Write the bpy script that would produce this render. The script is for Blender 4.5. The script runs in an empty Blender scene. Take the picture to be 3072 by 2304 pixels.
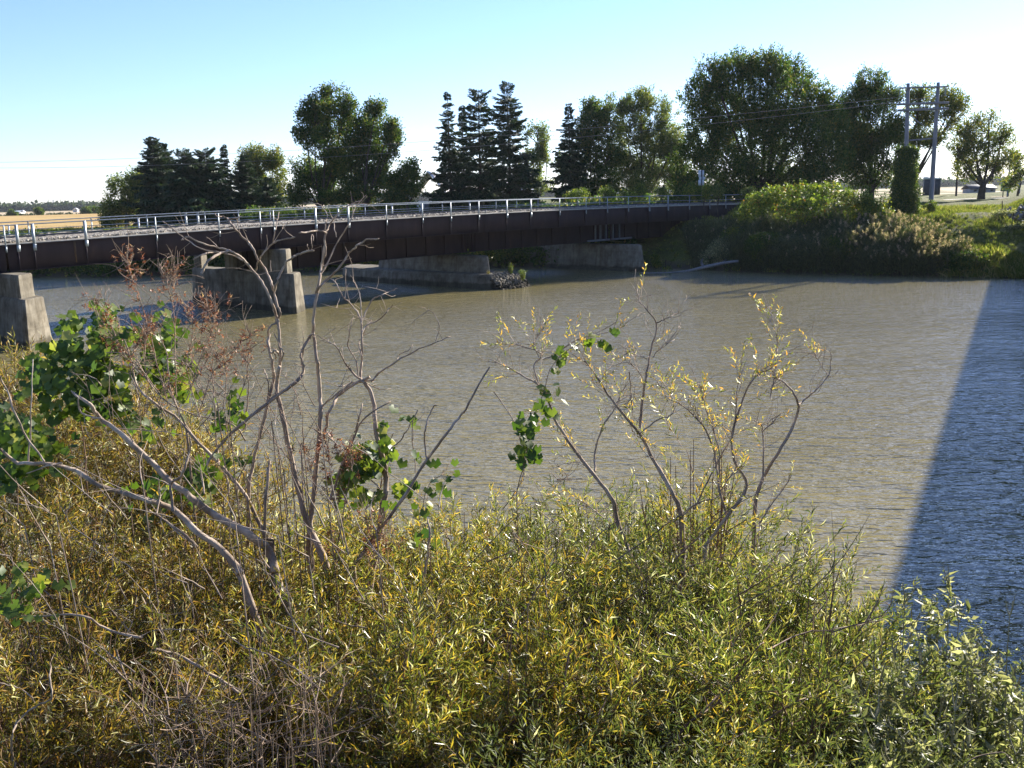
import bpy, bmesh, math, random
import numpy as np
from mathutils import Vector, noise as mnoise

# ------------------------------------------------------------------ camera, sky, sun, exposure
SC = bpy.context.scene
COL = SC.collection
R = math.radians
CAM_H = 7.0
FPX = 967.0                      # focal length in pixels of a 1024 wide picture
PITCH = math.atan(187.5 / FPX)
ROLL = R(1.475)
cd = bpy.data.cameras.new("camera")
cam = bpy.data.objects.new("camera", cd)
COL.objects.link(cam)
SC.camera = cam
cd.sensor_width = 36.0
cd.lens = FPX / 1024 * 36.0
cd.clip_start = 0.05
cd.clip_end = 9000
_u0 = np.array([0, math.sin(PITCH), math.cos(PITCH)])
_r0 = np.array([1.0, 0, 0])
FWD = np.array([0, math.cos(PITCH), -math.sin(PITCH)])
UP = _u0 * math.cos(ROLL) + _r0 * math.sin(ROLL)
RT = _r0 * math.cos(ROLL) - _u0 * math.sin(ROLL)
CPOS = np.array([0, 0, CAM_H])
from mathutils import Matrix
cam.matrix_world = Matrix(((RT[0], UP[0], -FWD[0], 0), (RT[1], UP[1], -FWD[1], 0), (RT[2], UP[2], -FWD[2], CAM_H), (0, 0, 0, 1)))

SUN_AZ, SUN_EL = R(42), R(23.5)  # azimuth from +Y towards +X
w = bpy.data.worlds.new("World")
SC.world = w
w.use_nodes = True
nt = w.node_tree
bg = nt.nodes["Background"]
sky = nt.nodes.new("ShaderNodeTexSky")
sky.sky_type = 'NISHITA'
sky.sun_disc = False
sky.sun_elevation = SUN_EL
sky.sun_rotation = SUN_AZ
sky.altitude = 200
sky.air_density = 1.0
sky.dust_density = 0.1
sky.ozone_density = 3.0
tint = nt.nodes.new("ShaderNodeMix"); tint.data_type = 'RGBA'; tint.blend_type = 'MULTIPLY'
tint.inputs[0].default_value = 1.0; tint.inputs[7].default_value = (0.95, 0.99, 1.30, 1)     # white balance of the sky
nt.links.new(sky.outputs[0], tint.inputs[6]); nt.links.new(tint.outputs[2], bg.inputs[0])
bg.inputs[1].default_value = 0.064
sl = bpy.data.lights.new("sun", 'SUN')
sl.energy = 5.0
sl.angle = R(0.9)
sl.color = (1.0, 0.93, 0.83)
so = bpy.data.objects.new("sun", sl)
COL.objects.link(so)
sd = Vector((math.sin(SUN_AZ) * math.cos(SUN_EL), math.cos(SUN_AZ) * math.cos(SUN_EL), math.sin(SUN_EL)))
so.rotation_euler = sd.to_track_quat('Z', 'Y').to_euler()
so.location = (60, 30, 60)
SC.view_settings.view_transform = 'Standard'
SC.view_settings.look = 'None'
SC.view_settings.exposure = 1.55
SC.view_settings.gamma = 1.0
SC.view_settings.use_curve_mapping = False
SC.cycles.max_bounces = 8
SC.cycles.transparent_max_bounces = 8
SC.cycles.caustics_reflective = False
SC.cycles.caustics_refractive = False
SC.cycles.sample_clamp_indirect = 4.0
SC.cycles.sample_clamp_direct = 5.0

rng = np.random.default_rng(11)
random.seed(7)

# ------------------------------------------------------------------ helpers
def pix(sx, sy, Y):
    """world point seen at source pixel (3072 x 2304) at ground distance Y"""
    x = sx / 3.0 - 512; y = 384 - sy / 3.0
    d = RT * x + UP * y + FWD * FPX
    return CPOS + d * (Y / d[1])
def dsp(x, y, Y):               # the same in 2212-wide display pixels
    return pix(x * 3072 / 2212, y * 3072 / 2212, Y)
def onz(sx, sy, z):
    x = sx / 3.0 - 512; y = 384 - sy / 3.0
    d = RT * x + UP * y + FWD * FPX
    return CPOS + d * ((z - CAM_H) / d[2])

def tag(o, label=None, cat=None, group=None, kind=None):
    if label: o["label"] = label
    if cat: o["category"] = cat
    if group: o["group"] = group
    if kind: o["kind"] = kind
    return o
def empty(name, loc, label, cat, group=None):
    o = bpy.data.objects.new(name, None)
    COL.objects.link(o)
    o.location = loc
    o.empty_display_size = 0.3
    return tag(o, label, cat, group)
def link(name, me, mat=None, parent=None, loc=None):
    o = bpy.data.objects.new(name, me)
    COL.objects.link(o)
    if mat is not None and not me.materials:
        me.materials.append(mat)
    if loc is not None:
        o.location = loc
    if parent is not None:
        o.parent = parent
        if parent.parent is None:
            off = Vector(parent.location)
        else:
            off = Vector(parent.parent.location) + Vector(parent.location)
        o.location = Vector(o.location) - off
    return o

class MB:
    """collects world-space geometry and builds one mesh"""
    def __init__(s):
        s.V = []; s.F = []; s.n = 0
    def add(s, V, F):
        V = np.asarray(V, float).reshape(-1, 3); F = np.asarray(F, int)
        s.V.append(V); s.F.append(F + s.n); s.n += len(V)
        return s
    def box(s, c, size, ux=(1, 0, 0), uy=(0, 1, 0), taper=1.0):
        ux = np.array(ux, float); uy = np.array(uy, float); uz = np.cross(ux, uy)
        c = np.array(c, float); hx, hy, hz = np.array(size) / 2
        P = []
        for dz in (-1, 1):
            t = taper if dz > 0 else 1
            for dx, dy in ((-1, -1), (1, -1), (1, 1), (-1, 1)):
                P.append(c + ux * hx * dx * t + uy * hy * dy * t + uz * hz * dz)
        return s.add(P, [(0, 3, 2, 1), (4, 5, 6, 7), (0, 1, 5, 4), (1, 2, 6, 5), (2, 3, 7, 6), (3, 0, 4, 7)])
    def beam(s, a, b, wd, ht, up=(0, 0, 1)):
        a = np.array(a, float); b = np.array(b, float)
        d = b - a; L = np.linalg.norm(d); d /= L
        sd_ = np.cross(d, up); sd_ /= np.linalg.norm(sd_)
        return s.box((a + b) / 2, (L, wd, ht), d, -sd_) if False else s._bm(a, b, sd_, np.cross(sd_, d), wd, ht)
    def _bm(s, a, b, x, z, wd, ht):
        P = [p + x * wd / 2 * i + z * ht / 2 * j for p in (a, b) for i, j in ((-1, -1), (1, -1), (1, 1), (-1, 1))]
        return s.add(P, [(0, 1, 2, 3), (7, 6, 5, 4), (0, 4, 5, 1), (1, 5, 6, 2), (2, 6, 7, 3), (3, 7, 4, 0)])
    def tube(s, pts, rad, n=6):
        pts = np.asarray(pts, float); m = len(pts)
        rad = np.broadcast_to(np.asarray(rad, float), (m,))
        T = np.gradient(pts, axis=0); T /= np.linalg.norm(T, axis=1)[:, None] + 1e-9
        ref = np.array([0.31, 0.17, 0.93]) if abs(T[0][2]) < 0.8 else np.array([0.95, 0.2, 0.1])
        A = np.cross(T, ref); A /= np.linalg.norm(A, axis=1)[:, None] + 1e-9
        B = np.cross(T, A)
        a = np.linspace(0, 2 * np.pi, n, endpoint=False)
        V = pts[:, None, :] + rad[:, None, None] * (np.cos(a)[None, :, None] * A[:, None, :] + np.sin(a)[None, :, None] * B[:, None, :])
        i = np.arange(m - 1)[:, None] * n; j = np.arange(n)[None, :]; k = (j + 1) % n
        F = np.stack([i + j, i + k, i + n + k, i + n + j], -1).reshape(-1, 4)
        s.add(V.reshape(-1, 3), F)
        # end caps
        tip = np.array([pts[0], pts[-1]])
        if n % 2 == 0:
            base0 = s.n - m * n
            for off in (0, (m - 1) * n):
                for q in range(1, n - 2, 2):
                    s.F.append(np.array([[base0 + off, base0 + off + q, base0 + off + q + 1, base0 + off + q + 2]]))
        return s
    def sheet(s, P, nu, nv):
        """P: (nu*nv,3) grid"""
        i = np.arange(nu - 1)[:, None] * nv; j = np.arange(nv - 1)[None, :]
        F = np.stack([i + j, i + nv + j, i + nv + j + 1, i + j + 1], -1).reshape(-1, 4)
        return s.add(P, F)
    def arrays(s):
        return np.concatenate(s.V), np.concatenate(s.F)
    def build(s, name, mat, parent=None, smooth=False, origin=None, kind=None, label=None):
        V, F = s.arrays()
        if parent is not None:
            off = np.array(parent.location)
            if parent.parent is not None:
                off = off + np.array(parent.parent.location)
            o0 = np.zeros(3)
        else:
            o0 = np.array(origin if origin is not None else (0, 0, 0), float)
            off = o0
        me = np_mesh(name, V - off, F, smooth)
        me.materials.append(mat)
        ob = bpy.data.objects.new(name, me)
        COL.objects.link(ob)
        if parent is not None:
            ob.parent = parent
        else:
            ob.location = o0
        if kind: ob["kind"] = kind
        if label: ob["label"] = label
        return ob

def np_mesh(name, V, F, smooth=False):
    me = bpy.data.meshes.new(name)
    V = np.ascontiguousarray(V, np.float32); F = np.ascontiguousarray(F, np.int32)
    me.vertices.add(len(V)); me.vertices.foreach_set("co", V.ravel())
    me.loops.add(F.size); me.loops.foreach_set("vertex_index", F.ravel())
    me.polygons.add(len(F))
    me.polygons.foreach_set("loop_start", np.arange(0, F.size, F.shape[1], dtype=np.int32))
    me.update(calc_edges=True)
    if smooth:
        me.polygons.foreach_set("use_smooth", np.ones(len(F), bool))
    me.validate()
    return me

def norm(a):
    a = np.asarray(a, float)
    return a / (np.linalg.norm(a, axis=-1, keepdims=True) + 1e-9)
def frames(Z, roll=None):
    """rotation matrices whose local +Z goes along the rows of Z"""
    Z = norm(Z); n = len(Z)
    ref = rng.normal(size=(n, 3))
    X = norm(np.cross(ref, Z)); Y = np.cross(Z, X)
    return np.stack([X, Y, Z], -1)
def place(tV, tF, M, T, S):
    """instances of one template baked together: M (n,3,3), T (n,3), S (n,) or (n,3)"""
    S = np.asarray(S, float)
    S = S[:, None] * np.ones(3) if S.ndim == 1 else S
    P = np.einsum('nij,nvj->nvi', M, tV[None] * S[:, None, :]) + T[:, None, :]
    F = tF[None] + (np.arange(len(T)) * len(tV))[:, None, None]
    return P.reshape(-1, 3), F.reshape(-1, tF.shape[1])
def scatter(mb, templates, Z, T, S):
    k = rng.integers(0, len(templates), len(T))
    M = frames(Z)
    for i, (tV, tF) in enumerate(templates):
        m = k == i
        if m.any():
            mb.add(*place(tV, tF, M[m], T[m], np.asarray(S)[m]))

def crom(P, per=6):
    P = np.asarray(P, float)
    if len(P) == 2:
        t = np.linspace(0, 1, per + 1)[:, None]
        return P[0] * (1 - t) + P[1] * t
    Q = np.vstack([2 * P[0] - P[1], P, 2 * P[-1] - P[-2]])
    out = []
    for i in range(1, len(Q) - 2):
        for t in np.linspace(0, 1, per, endpoint=False):
            a, b, c, d = Q[i - 1], Q[i], Q[i + 1], Q[i + 2]
            out.append(0.5 * ((2 * b) + (c - a) * t + (2 * a - 5 * b + 4 * c - d) * t * t + (3 * b - a - 3 * c + d) * t ** 3))
    out.append(Q[-2])
    return np.array(out)

# ------------------------------------------------------------------ materials
def mat(name):
    m = bpy.data.materials.new(name); m.use_nodes = True
    nt = m.node_tree
    return m, nt, nt.nodes["Principled BSDF"], nt.nodes["Material Output"]
def N(nt, t, **kw):
    n = nt.nodes.new(t)
    for k, v in kw.items():
        if k.startswith('_'):
            setattr(n, k[1:], v)
        else:
            n.inputs[k.replace('_', ' ')].default_value = v
    return n
def ramp(nt, fac, stops, interp='LINEAR'):
    r = nt.nodes.new("ShaderNodeValToRGB"); e = r.color_ramp.elements
    r.color_ramp.interpolation = interp
    while len(e) > 1: e.remove(e[-1])
    e[0].position = stops[0][0]; e[0].color = (*stops[0][1], 1)
    for p, c in stops[1:]:
        x = e.new(p); x.color = (*c, 1)
    nt.links.new(fac, r.inputs[0])
    return r.outputs[0]
def rough_mat(name, stops, scale=3.0, detail=6, rough=0.85, bump=0.3, bscale=None, spec=0.3, metal=0, stretch=None, dist=0.02, stops2=None, scale2=0.5):
    m, nt, b, o = mat(name)
    tc = nt.nodes.new("ShaderNodeTexCoord")
    vec = tc.outputs["Object"]
    if stretch:
        mp = nt.nodes.new("ShaderNodeMapping"); mp.inputs["Scale"].default_value = stretch
        nt.links.new(vec, mp.inputs[0]); vec = mp.outputs[0]
    n = N(nt, "ShaderNodeTexNoise", Scale=scale, Detail=detail, Roughness=0.62)
    nt.links.new(vec, n.inputs["Vector"])
    c = ramp(nt, n.outputs["Fac"], stops)
    if stops2:
        n3 = N(nt, "ShaderNodeTexNoise", Scale=scale2, Detail=5, Roughness=0.7)
        nt.links.new(vec, n3.inputs["Vector"])
        c2 = ramp(nt, n3.outputs["Fac"], stops2)
        mx = nt.nodes.new("ShaderNodeMix"); mx.data_type = 'RGBA'; mx.blend_type = 'MULTIPLY'
        mx.inputs[0].default_value = 1.0
        nt.links.new(c, mx.inputs[6]); nt.links.new(c2, mx.inputs[7])
        c = mx.outputs[2]
    nt.links.new(c, b.inputs["Base Color"])
    b.inputs["Roughness"].default_value = rough
    b.inputs["Specular IOR Level"].default_value = spec
    b.inputs["Metallic"].default_value = metal
    if bump:
        n2 = N(nt, "ShaderNodeTexNoise", Scale=bscale or scale * 4, Detail=5, Roughness=0.6)
        nt.links.new(vec, n2.inputs["Vector"])
        bp = N(nt, "ShaderNodeBump", Strength=bump, Distance=dist)
        nt.links.new(n2.outputs["Fac"], bp.inputs["Height"])
        nt.links.new(bp.outputs[0], b.inputs["Normal"])
    return m
def leaf_mat(name, stops, trans=0.4, rough=0.45, spec=0.35, patch=0.35, pscale=0.8, tcol=1.6, interp='LINEAR'):
    """leaf colour differs from leaf to leaf (random per island) and from patch to patch"""
    m, nt, b, o = mat(name)
    g = nt.nodes.new("ShaderNodeNewGeometry")
    tc = nt.nodes.new("ShaderNodeTexCoord")
    n = N(nt, "ShaderNodeTexNoise", Scale=pscale, Detail=3, Roughness=0.6)
    nt.links.new(tc.outputs["Object"], n.inputs["Vector"])
    mm = nt.nodes.new("ShaderNodeMath"); mm.operation = 'MULTIPLY_ADD'
    mm.inputs[1].default_value = patch * 2.6; mm.inputs[2].default_value = -patch * 1.3
    nt.links.new(n.outputs["Fac"], mm.inputs[0])
    ad = nt.nodes.new("ShaderNodeMath"); ad.operation = 'ADD'; ad.use_clamp = True
    nt.links.new(g.outputs["Random Per Island"], ad.inputs[0]); nt.links.new(mm.outputs[0], ad.inputs[1])
    c = ramp(nt, ad.outputs[0], stops, interp)
    nt.links.new(c, b.inputs["Base Color"])
    b.inputs["Roughness"].default_value = rough
    b.inputs["Specular IOR Level"].default_value = spec
    t = nt.nodes.new("ShaderNodeBsdfTranslucent")
    mx = nt.nodes.new("ShaderNodeMix"); mx.data_type = 'RGBA'; mx.blend_type = 'MULTIPLY'; mx.inputs[0].default_value = 1.0
    nt.links.new(c, mx.inputs[6]); mx.inputs[7].default_value = (tcol, tcol * 1.05, tcol * 0.55, 1)
    mx.clamp_result = False
    nt.links.new(mx.outputs[2], t.inputs["Color"])
    ms = nt.nodes.new("ShaderNodeMixShader"); ms.inputs[0].default_value = trans
    nt.links.new(b.outputs[0], ms.inputs[1]); nt.links.new(t.outputs[0], ms.inputs[2])
    nt.links.new(ms.outputs[0], o.inputs["Surface"])
    return m

M = {}
M['concrete'] = rough_mat('weathered_concrete', [(0.25, (0.10, 0.088, 0.066)), (0.5, (0.19, 0.172, 0.133)), (0.75, (0.30, 0.275, 0.22))], 1.1, 8, 0.9, 0.5, 9, 0.2, dist=0.03,
                          stops2=[(0.30, (0.45, 0.42, 0.38)), (0.5, (0.9, 0.88, 0.85)), (0.7, (1, 1, 1))], scale2=0.9)
def age_concrete(m):
    """waterline stain, board marks and runs on the concrete"""
    nt = m.node_tree; b = nt.nodes["Principled BSDF"]; src = b.inputs["Base Color"].links[0].from_socket
    tc = nt.nodes.new("ShaderNodeTexCoord"); sp = nt.nodes.new("ShaderNodeSeparateXYZ"); nt.links.new(tc.outputs["Object"], sp.inputs[0])
    n = N(nt, "ShaderNodeTexNoise", Scale=1.3, Detail=4); nt.links.new(tc.outputs["Object"], n.inputs["Vector"])
    ad = nt.nodes.new("ShaderNodeMath"); ad.operation = 'MULTIPLY_ADD'; ad.inputs[1].default_value = -0.5; nt.links.new(n.outputs["Fac"], ad.inputs[0]); nt.links.new(sp.outputs[2], ad.inputs[2])
    st = ramp(nt, ad.outputs[0], [(0.0, (0.30, 0.29, 0.25)), (0.10, (0.36, 0.35, 0.30)), (0.22, (0.95, 0.95, 0.95)), (1.0, (1, 1, 1))])
    mp = nt.nodes.new("ShaderNodeMapping"); mp.inputs["Scale"].default_value = (1.6, 1.6, 0.16); nt.links.new(tc.outputs["Object"], mp.inputs[0])
    n2 = N(nt, "ShaderNodeTexNoise", Scale=2.2, Detail=5, Roughness=0.7); nt.links.new(mp.outputs[0], n2.inputs["Vector"])
    st2 = ramp(nt, n2.outputs["Fac"], [(0.36, (0.52, 0.47, 0.40)), (0.52, (1, 1, 1))])
    w = nt.nodes.new("ShaderNodeTexWave"); w.bands_direction = 'Z'; w.inputs["Scale"].default_value = 0.36; w.inputs["Distortion"].default_value = 1.2; nt.links.new(tc.outputs["Object"], w.inputs["Vector"])
    st3 = ramp(nt, w.outputs["Fac"], [(0.0, (0.72, 0.72, 0.70)), (0.06, (1, 1, 1))])
    for x, fa in ((st, .85), (st2, .7), (st3, .35)):
        mx = nt.nodes.new("ShaderNodeMix"); mx.data_type = 'RGBA'; mx.blend_type = 'MULTIPLY'; mx.inputs[0].default_value = fa
        nt.links.new(src, mx.inputs[6]); nt.links.new(x, mx.inputs[7]); src = mx.outputs[2]
    nt.links.new(src, b.inputs["Base Color"])
age_concrete(M['concrete'])
M['deckc'] = rough_mat('deck_concrete', [(0.3, (0.30, 0.27, 0.21)), (0.7, (0.50, 0.46, 0.38))], 2.5, 6, 0.9, 0.3, 14, 0.2)
M['girder'] = rough_mat('rusty_girder_paint', [(0.3, (0.026, 0.019, 0.023)), (0.60, (0.040, 0.028, 0.033)), (0.80, (0.075, 0.043, 0.038))], 1.4, 8, 0.75, 0.25, 18, 0.3,
                        stretch=(1, 1, 0.35), dist=0.01)
M['galv'] = rough_mat('galvanised_steel', [(0.3, (0.17, 0.20, 0.22)), (0.7, (0.30, 0.34, 0.36))], 5, 4, 0.5, 0.05, 20, 0.5, metal=0.35)
M['ballast'] = rough_mat('ballast_stone', [(0.35, (0.10, 0.085, 0.068)), (0.5, (0.26, 0.23, 0.185)), (0.66, (0.46, 0.43, 0.37))], 5.5, 4, 0.95, 1.0, 5.5, 0.1, dist=0.10)
M['wood'] = rough_mat('weathered_pole_wood', [(0.3, (0.13, 0.125, 0.125)), (0.7, (0.27, 0.265, 0.27))], 3, 5, 0.9, 0.4, 14, 0.2, stretch=(6, 6, 0.5), dist=0.01)
M['deadbark'] = rough_mat('dead_grey_bark', [(0.28, (0.13, 0.092, 0.066)), (0.48, (0.30, 0.23, 0.17)), (0.68, (0.50, 0.41, 0.32))], 9, 7, 0.85, 0.7, 45, 0.25, stretch=(1, 1, 0.45), dist=0.006)
M['twig'] = rough_mat('pale_dry_twig', [(0.3, (0.14, 0.09, 0.06)), (0.7, (0.36, 0.27, 0.19))], 8, 4, 0.8, 0.3, 40, 0.3, dist=0.003)
M['stem'] = rough_mat('willow_stem', [(0.3, (0.10, 0.055, 0.036)), (0.7, (0.29, 0.19, 0.12))], 6, 4, 0.7, 0.3, 30, 0.3, dist=0.003)
M['bark'] = rough_mat('tree_bark', [(0.3, (0.035, 0.028, 0.022)), (0.7, (0.10, 0.08, 0.062))], 2, 6, 0.9, 0.5, 9, 0.1, dist=0.03)
M['metal_dark'] = rough_mat('dark_metal', [(0.3, (0.05, 0.055, 0.06)), (0.7, (0.09, 0.095, 0.10))], 4, 3, 0.6, 0.1)
M['shed_dark'] = rough_mat('dark_shed_cladding', [(0.3, (0.035, 0.045, 0.055)), (0.7, (0.065, 0.075, 0.085))], 2, 3, 0.7, 0.1)
M['shed_light'] = rough_mat('pale_shed_cladding', [(0.3, (0.50, 0.55, 0.52)), (0.7, (0.66, 0.70, 0.66))], 2, 3, 0.6, 0.1, stretch=(1, 1, 0.2))
M['white'] = rough_mat('white_cladding', [(0.3, (0.62, 0.60, 0.57)), (0.7, (0.78, 0.76, 0.73))], 1, 3, 0.7, 0.0)
M['greyw'] = rough_mat('grey_weathered_cladding', [(0.3, (0.20, 0.21, 0.21)), (0.7, (0.30, 0.31, 0.31))], 1, 3, 0.8, 0.0)
M['roof'] = rough_mat('blue_grey_roof', [(0.3, (0.16, 0.20, 0.26)), (0.7, (0.26, 0.31, 0.37))], 1, 3, 0.6, 0.0)
M['sign'] = rough_mat('bare_sign_metal', [(0.3, (0.45, 0.49, 0.52)), (0.7, (0.60, 0.64, 0.66))], 3, 3, 0.5, 0.0, metal=0.2)
M['stone'] = rough_mat('riprap_stone', [(0.3, (0.11, 0.11, 0.11)), (0.7, (0.26, 0.26, 0.25))], 2, 5, 0.9, 0.4)
M['asphalt'] = rough_mat('asphalt', [(0.3, (0.04, 0.04, 0.04)), (0.7, (0.065, 0.063, 0.06))], 3, 5, 0.9, 0.3, 40)
M['gravel'] = rough_mat('pale_gravel', [(0.3, (0.40, 0.37, 0.31)), (0.7, (0.58, 0.54, 0.47))], 3, 5, 0.9, 0.2)
M['glass_dark'] = rough_mat('dark_glass', [(0.3, (0.02, 0.025, 0.03)), (0.7, (0.03, 0.035, 0.04))], 1, 1, 0.15, 0.0)

# leaves; palest willow ramp ends paint in white glints and pale undersides
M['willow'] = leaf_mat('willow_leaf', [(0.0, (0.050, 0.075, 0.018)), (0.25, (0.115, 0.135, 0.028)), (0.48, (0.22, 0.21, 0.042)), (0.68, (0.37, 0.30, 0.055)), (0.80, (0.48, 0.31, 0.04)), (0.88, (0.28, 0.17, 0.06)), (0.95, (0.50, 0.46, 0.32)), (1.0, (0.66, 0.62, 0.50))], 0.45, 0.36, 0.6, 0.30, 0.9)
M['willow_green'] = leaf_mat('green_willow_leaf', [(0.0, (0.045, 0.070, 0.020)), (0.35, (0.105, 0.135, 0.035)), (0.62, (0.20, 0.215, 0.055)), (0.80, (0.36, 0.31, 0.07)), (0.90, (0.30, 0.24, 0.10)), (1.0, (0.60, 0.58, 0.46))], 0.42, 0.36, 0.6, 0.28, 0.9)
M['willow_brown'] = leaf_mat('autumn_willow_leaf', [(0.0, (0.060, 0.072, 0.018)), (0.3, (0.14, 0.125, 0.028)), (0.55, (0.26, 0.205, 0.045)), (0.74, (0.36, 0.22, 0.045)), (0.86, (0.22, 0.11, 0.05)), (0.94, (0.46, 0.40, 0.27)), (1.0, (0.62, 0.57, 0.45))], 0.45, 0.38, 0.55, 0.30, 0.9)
M['orange'] = leaf_mat('orange_willow_leaf', [(0.0, (0.10, 0.13, 0.03)), (0.35, (0.24, 0.24, 0.05)), (0.6, (0.42, 0.30, 0.05)), (0.78, (0.54, 0.26, 0.04)), (0.88, (0.45, 0.40, 0.28)), (1.0, (0.64, 0.60, 0.48))], 0.45, 0.38, 0.5, 0.15, 1.5)
M['redleaf'] = leaf_mat('dead_red_leaf', [(0.0, (0.12, 0.04, 0.03)), (0.45, (0.25, 0.085, 0.05)), (0.8, (0.36, 0.17, 0.11)), (1.0, (0.48, 0.36, 0.27))], 0.35, 0.5, 0.3, 0.1, 2)
M['vine'] = leaf_mat('vine_leaf', [(0.0, (0.035, 0.072, 0.010)), (0.45, (0.085, 0.135, 0.018)), (0.85, (0.17, 0.21, 0.03)), (0.96, (0.28, 0.28, 0.05)), (1.0, (0.34, 0.33, 0.10))], 0.42, 0.5, 0.5, 0.3, 2.0)
M['weed'] = leaf_mat('grey_green_weed_leaf', [(0.0, (0.075, 0.095, 0.040)), (0.5, (0.17, 0.185, 0.085)), (0.8, (0.31, 0.30, 0.16)), (1.0, (0.56, 0.53, 0.38))], 0.38, 0.5, 0.35, 0.2, 1.5)
M['maple'] = leaf_mat('maple_foliage', [(0.0, (0.022, 0.050, 0.010)), (0.5, (0.045, 0.088, 0.016)), (0.85, (0.095, 0.125, 0.026)), (1.0, (0.20, 0.17, 0.04))], 0.48, 0.55, 0.25, 0.30, 0.22)
M['maple_light'] = leaf_mat('light_airy_foliage', [(0.0, (0.045, 0.075, 0.022)), (0.5, (0.10, 0.14, 0.040)), (0.9, (0.19, 0.20, 0.065)), (1.0, (0.25, 0.22, 0.08))], 0.5, 0.55, 0.25, 0.25, 0.22)
M['maple_yellow'] = leaf_mat('yellowing_foliage', [(0.0, (0.035, 0.065, 0.014)), (0.45, (0.08, 0.115, 0.022)), (0.8, (0.17, 0.165, 0.03)), (1.0, (0.25, 0.20, 0.05))], 0.5, 0.55, 0.25, 0.35, 0.22)
M['spruce'] = leaf_mat('spruce_needles', [(0.0, (0.016, 0.034, 0.016)), (0.5, (0.030, 0.058, 0.024)), (1.0, (0.062, 0.088, 0.036))], 0.15, 0.6, 0.2, 0.25, 0.3)
M['vinebush'] = leaf_mat('vine_mound_leaf', [(0.0, (0.035, 0.070, 0.012)), (0.45, (0.09, 0.135, 0.022)), (0.8, (0.19, 0.23, 0.035)), (0.95, (0.30, 0.24, 0.04)), (1.0, (0.24, 0.075, 0.03))], 0.45, 0.5, 0.3, 0.4, 0.35)
M['ivy'] = leaf_mat('ivy_leaf', [(0.0, (0.022, 0.050, 0.010)), (0.6, (0.050, 0.090, 0.016)), (1.0, (0.16, 0.17, 0.03))], 0.35, 0.5, 0.3, 0.2, 0.8)
M['reed'] = leaf_mat('reed_blade', [(0.0, (0.035, 0.055, 0.024)), (0.5, (0.065, 0.088, 0.036)), (1.0, (0.15, 0.15, 0.07))], 0.3, 0.5, 0.3, 0.2, 0.3)
M['plume'] = leaf_mat('reed_plume', [(0.0, (0.22, 0.16, 0.13)), (0.6, (0.38, 0.30, 0.25)), (1.0, (0.52, 0.44, 0.37))], 0.45, 0.8, 0.1, 0.1, 0.3)
M['grass'] = leaf_mat('grass_blade', [(0.0, (0.075, 0.115, 0.020)), (0.5, (0.15, 0.19, 0.035)), (0.85, (0.26, 0.25, 0.06)), (1.0, (0.40, 0.34, 0.16))], 0.4, 0.5, 0.3, 0.35, 0.15)
M['farwood'] = leaf_mat('far_wood_foliage', [(0.0, (0.030, 0.055, 0.022)), (1.0, (0.07, 0.095, 0.04))], 0.2, 0.7, 0.1, 0.2, 0.01)
M['fine'] = leaf_mat('fine_green_weed', [(0.0, (0.065, 0.085, 0.028)), (0.6, (0.125, 0.145, 0.045)), (1.0, (0.25, 0.23, 0.09))], 0.3, 0.5, 0.3, 0.25, 1.5)

# ------------------------------------------------------------------ ground, water
YN = ([-400, -90, -60, -48, -30, -12, 0, 10, 25, 60, 200, 600], [90, 50, 34, 27, 20, 13.5, 12, 11.5, 7, -8, -70, -250])
YF = ([-400, -120, -41, -20, 0, 9, 13, 16, 20, 26, 38, 50, 80, 200, 600], [230, 125, 98.5, 98, 97, 95, 93, 90, 85.2, 79.8, 73.3, 66, 50, -5, -190])
def yn(x): return np.interp(x, *YN) + 0.35 * np.sin(x * 0.9) + 0.2 * np.sin(x * 2.3 + 1)
def yf(x): return np.interp(x, *YF) + 0.4 * np.sin(x * 0.7 + 2) + 0.25 * np.sin(x * 1.9)
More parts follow.
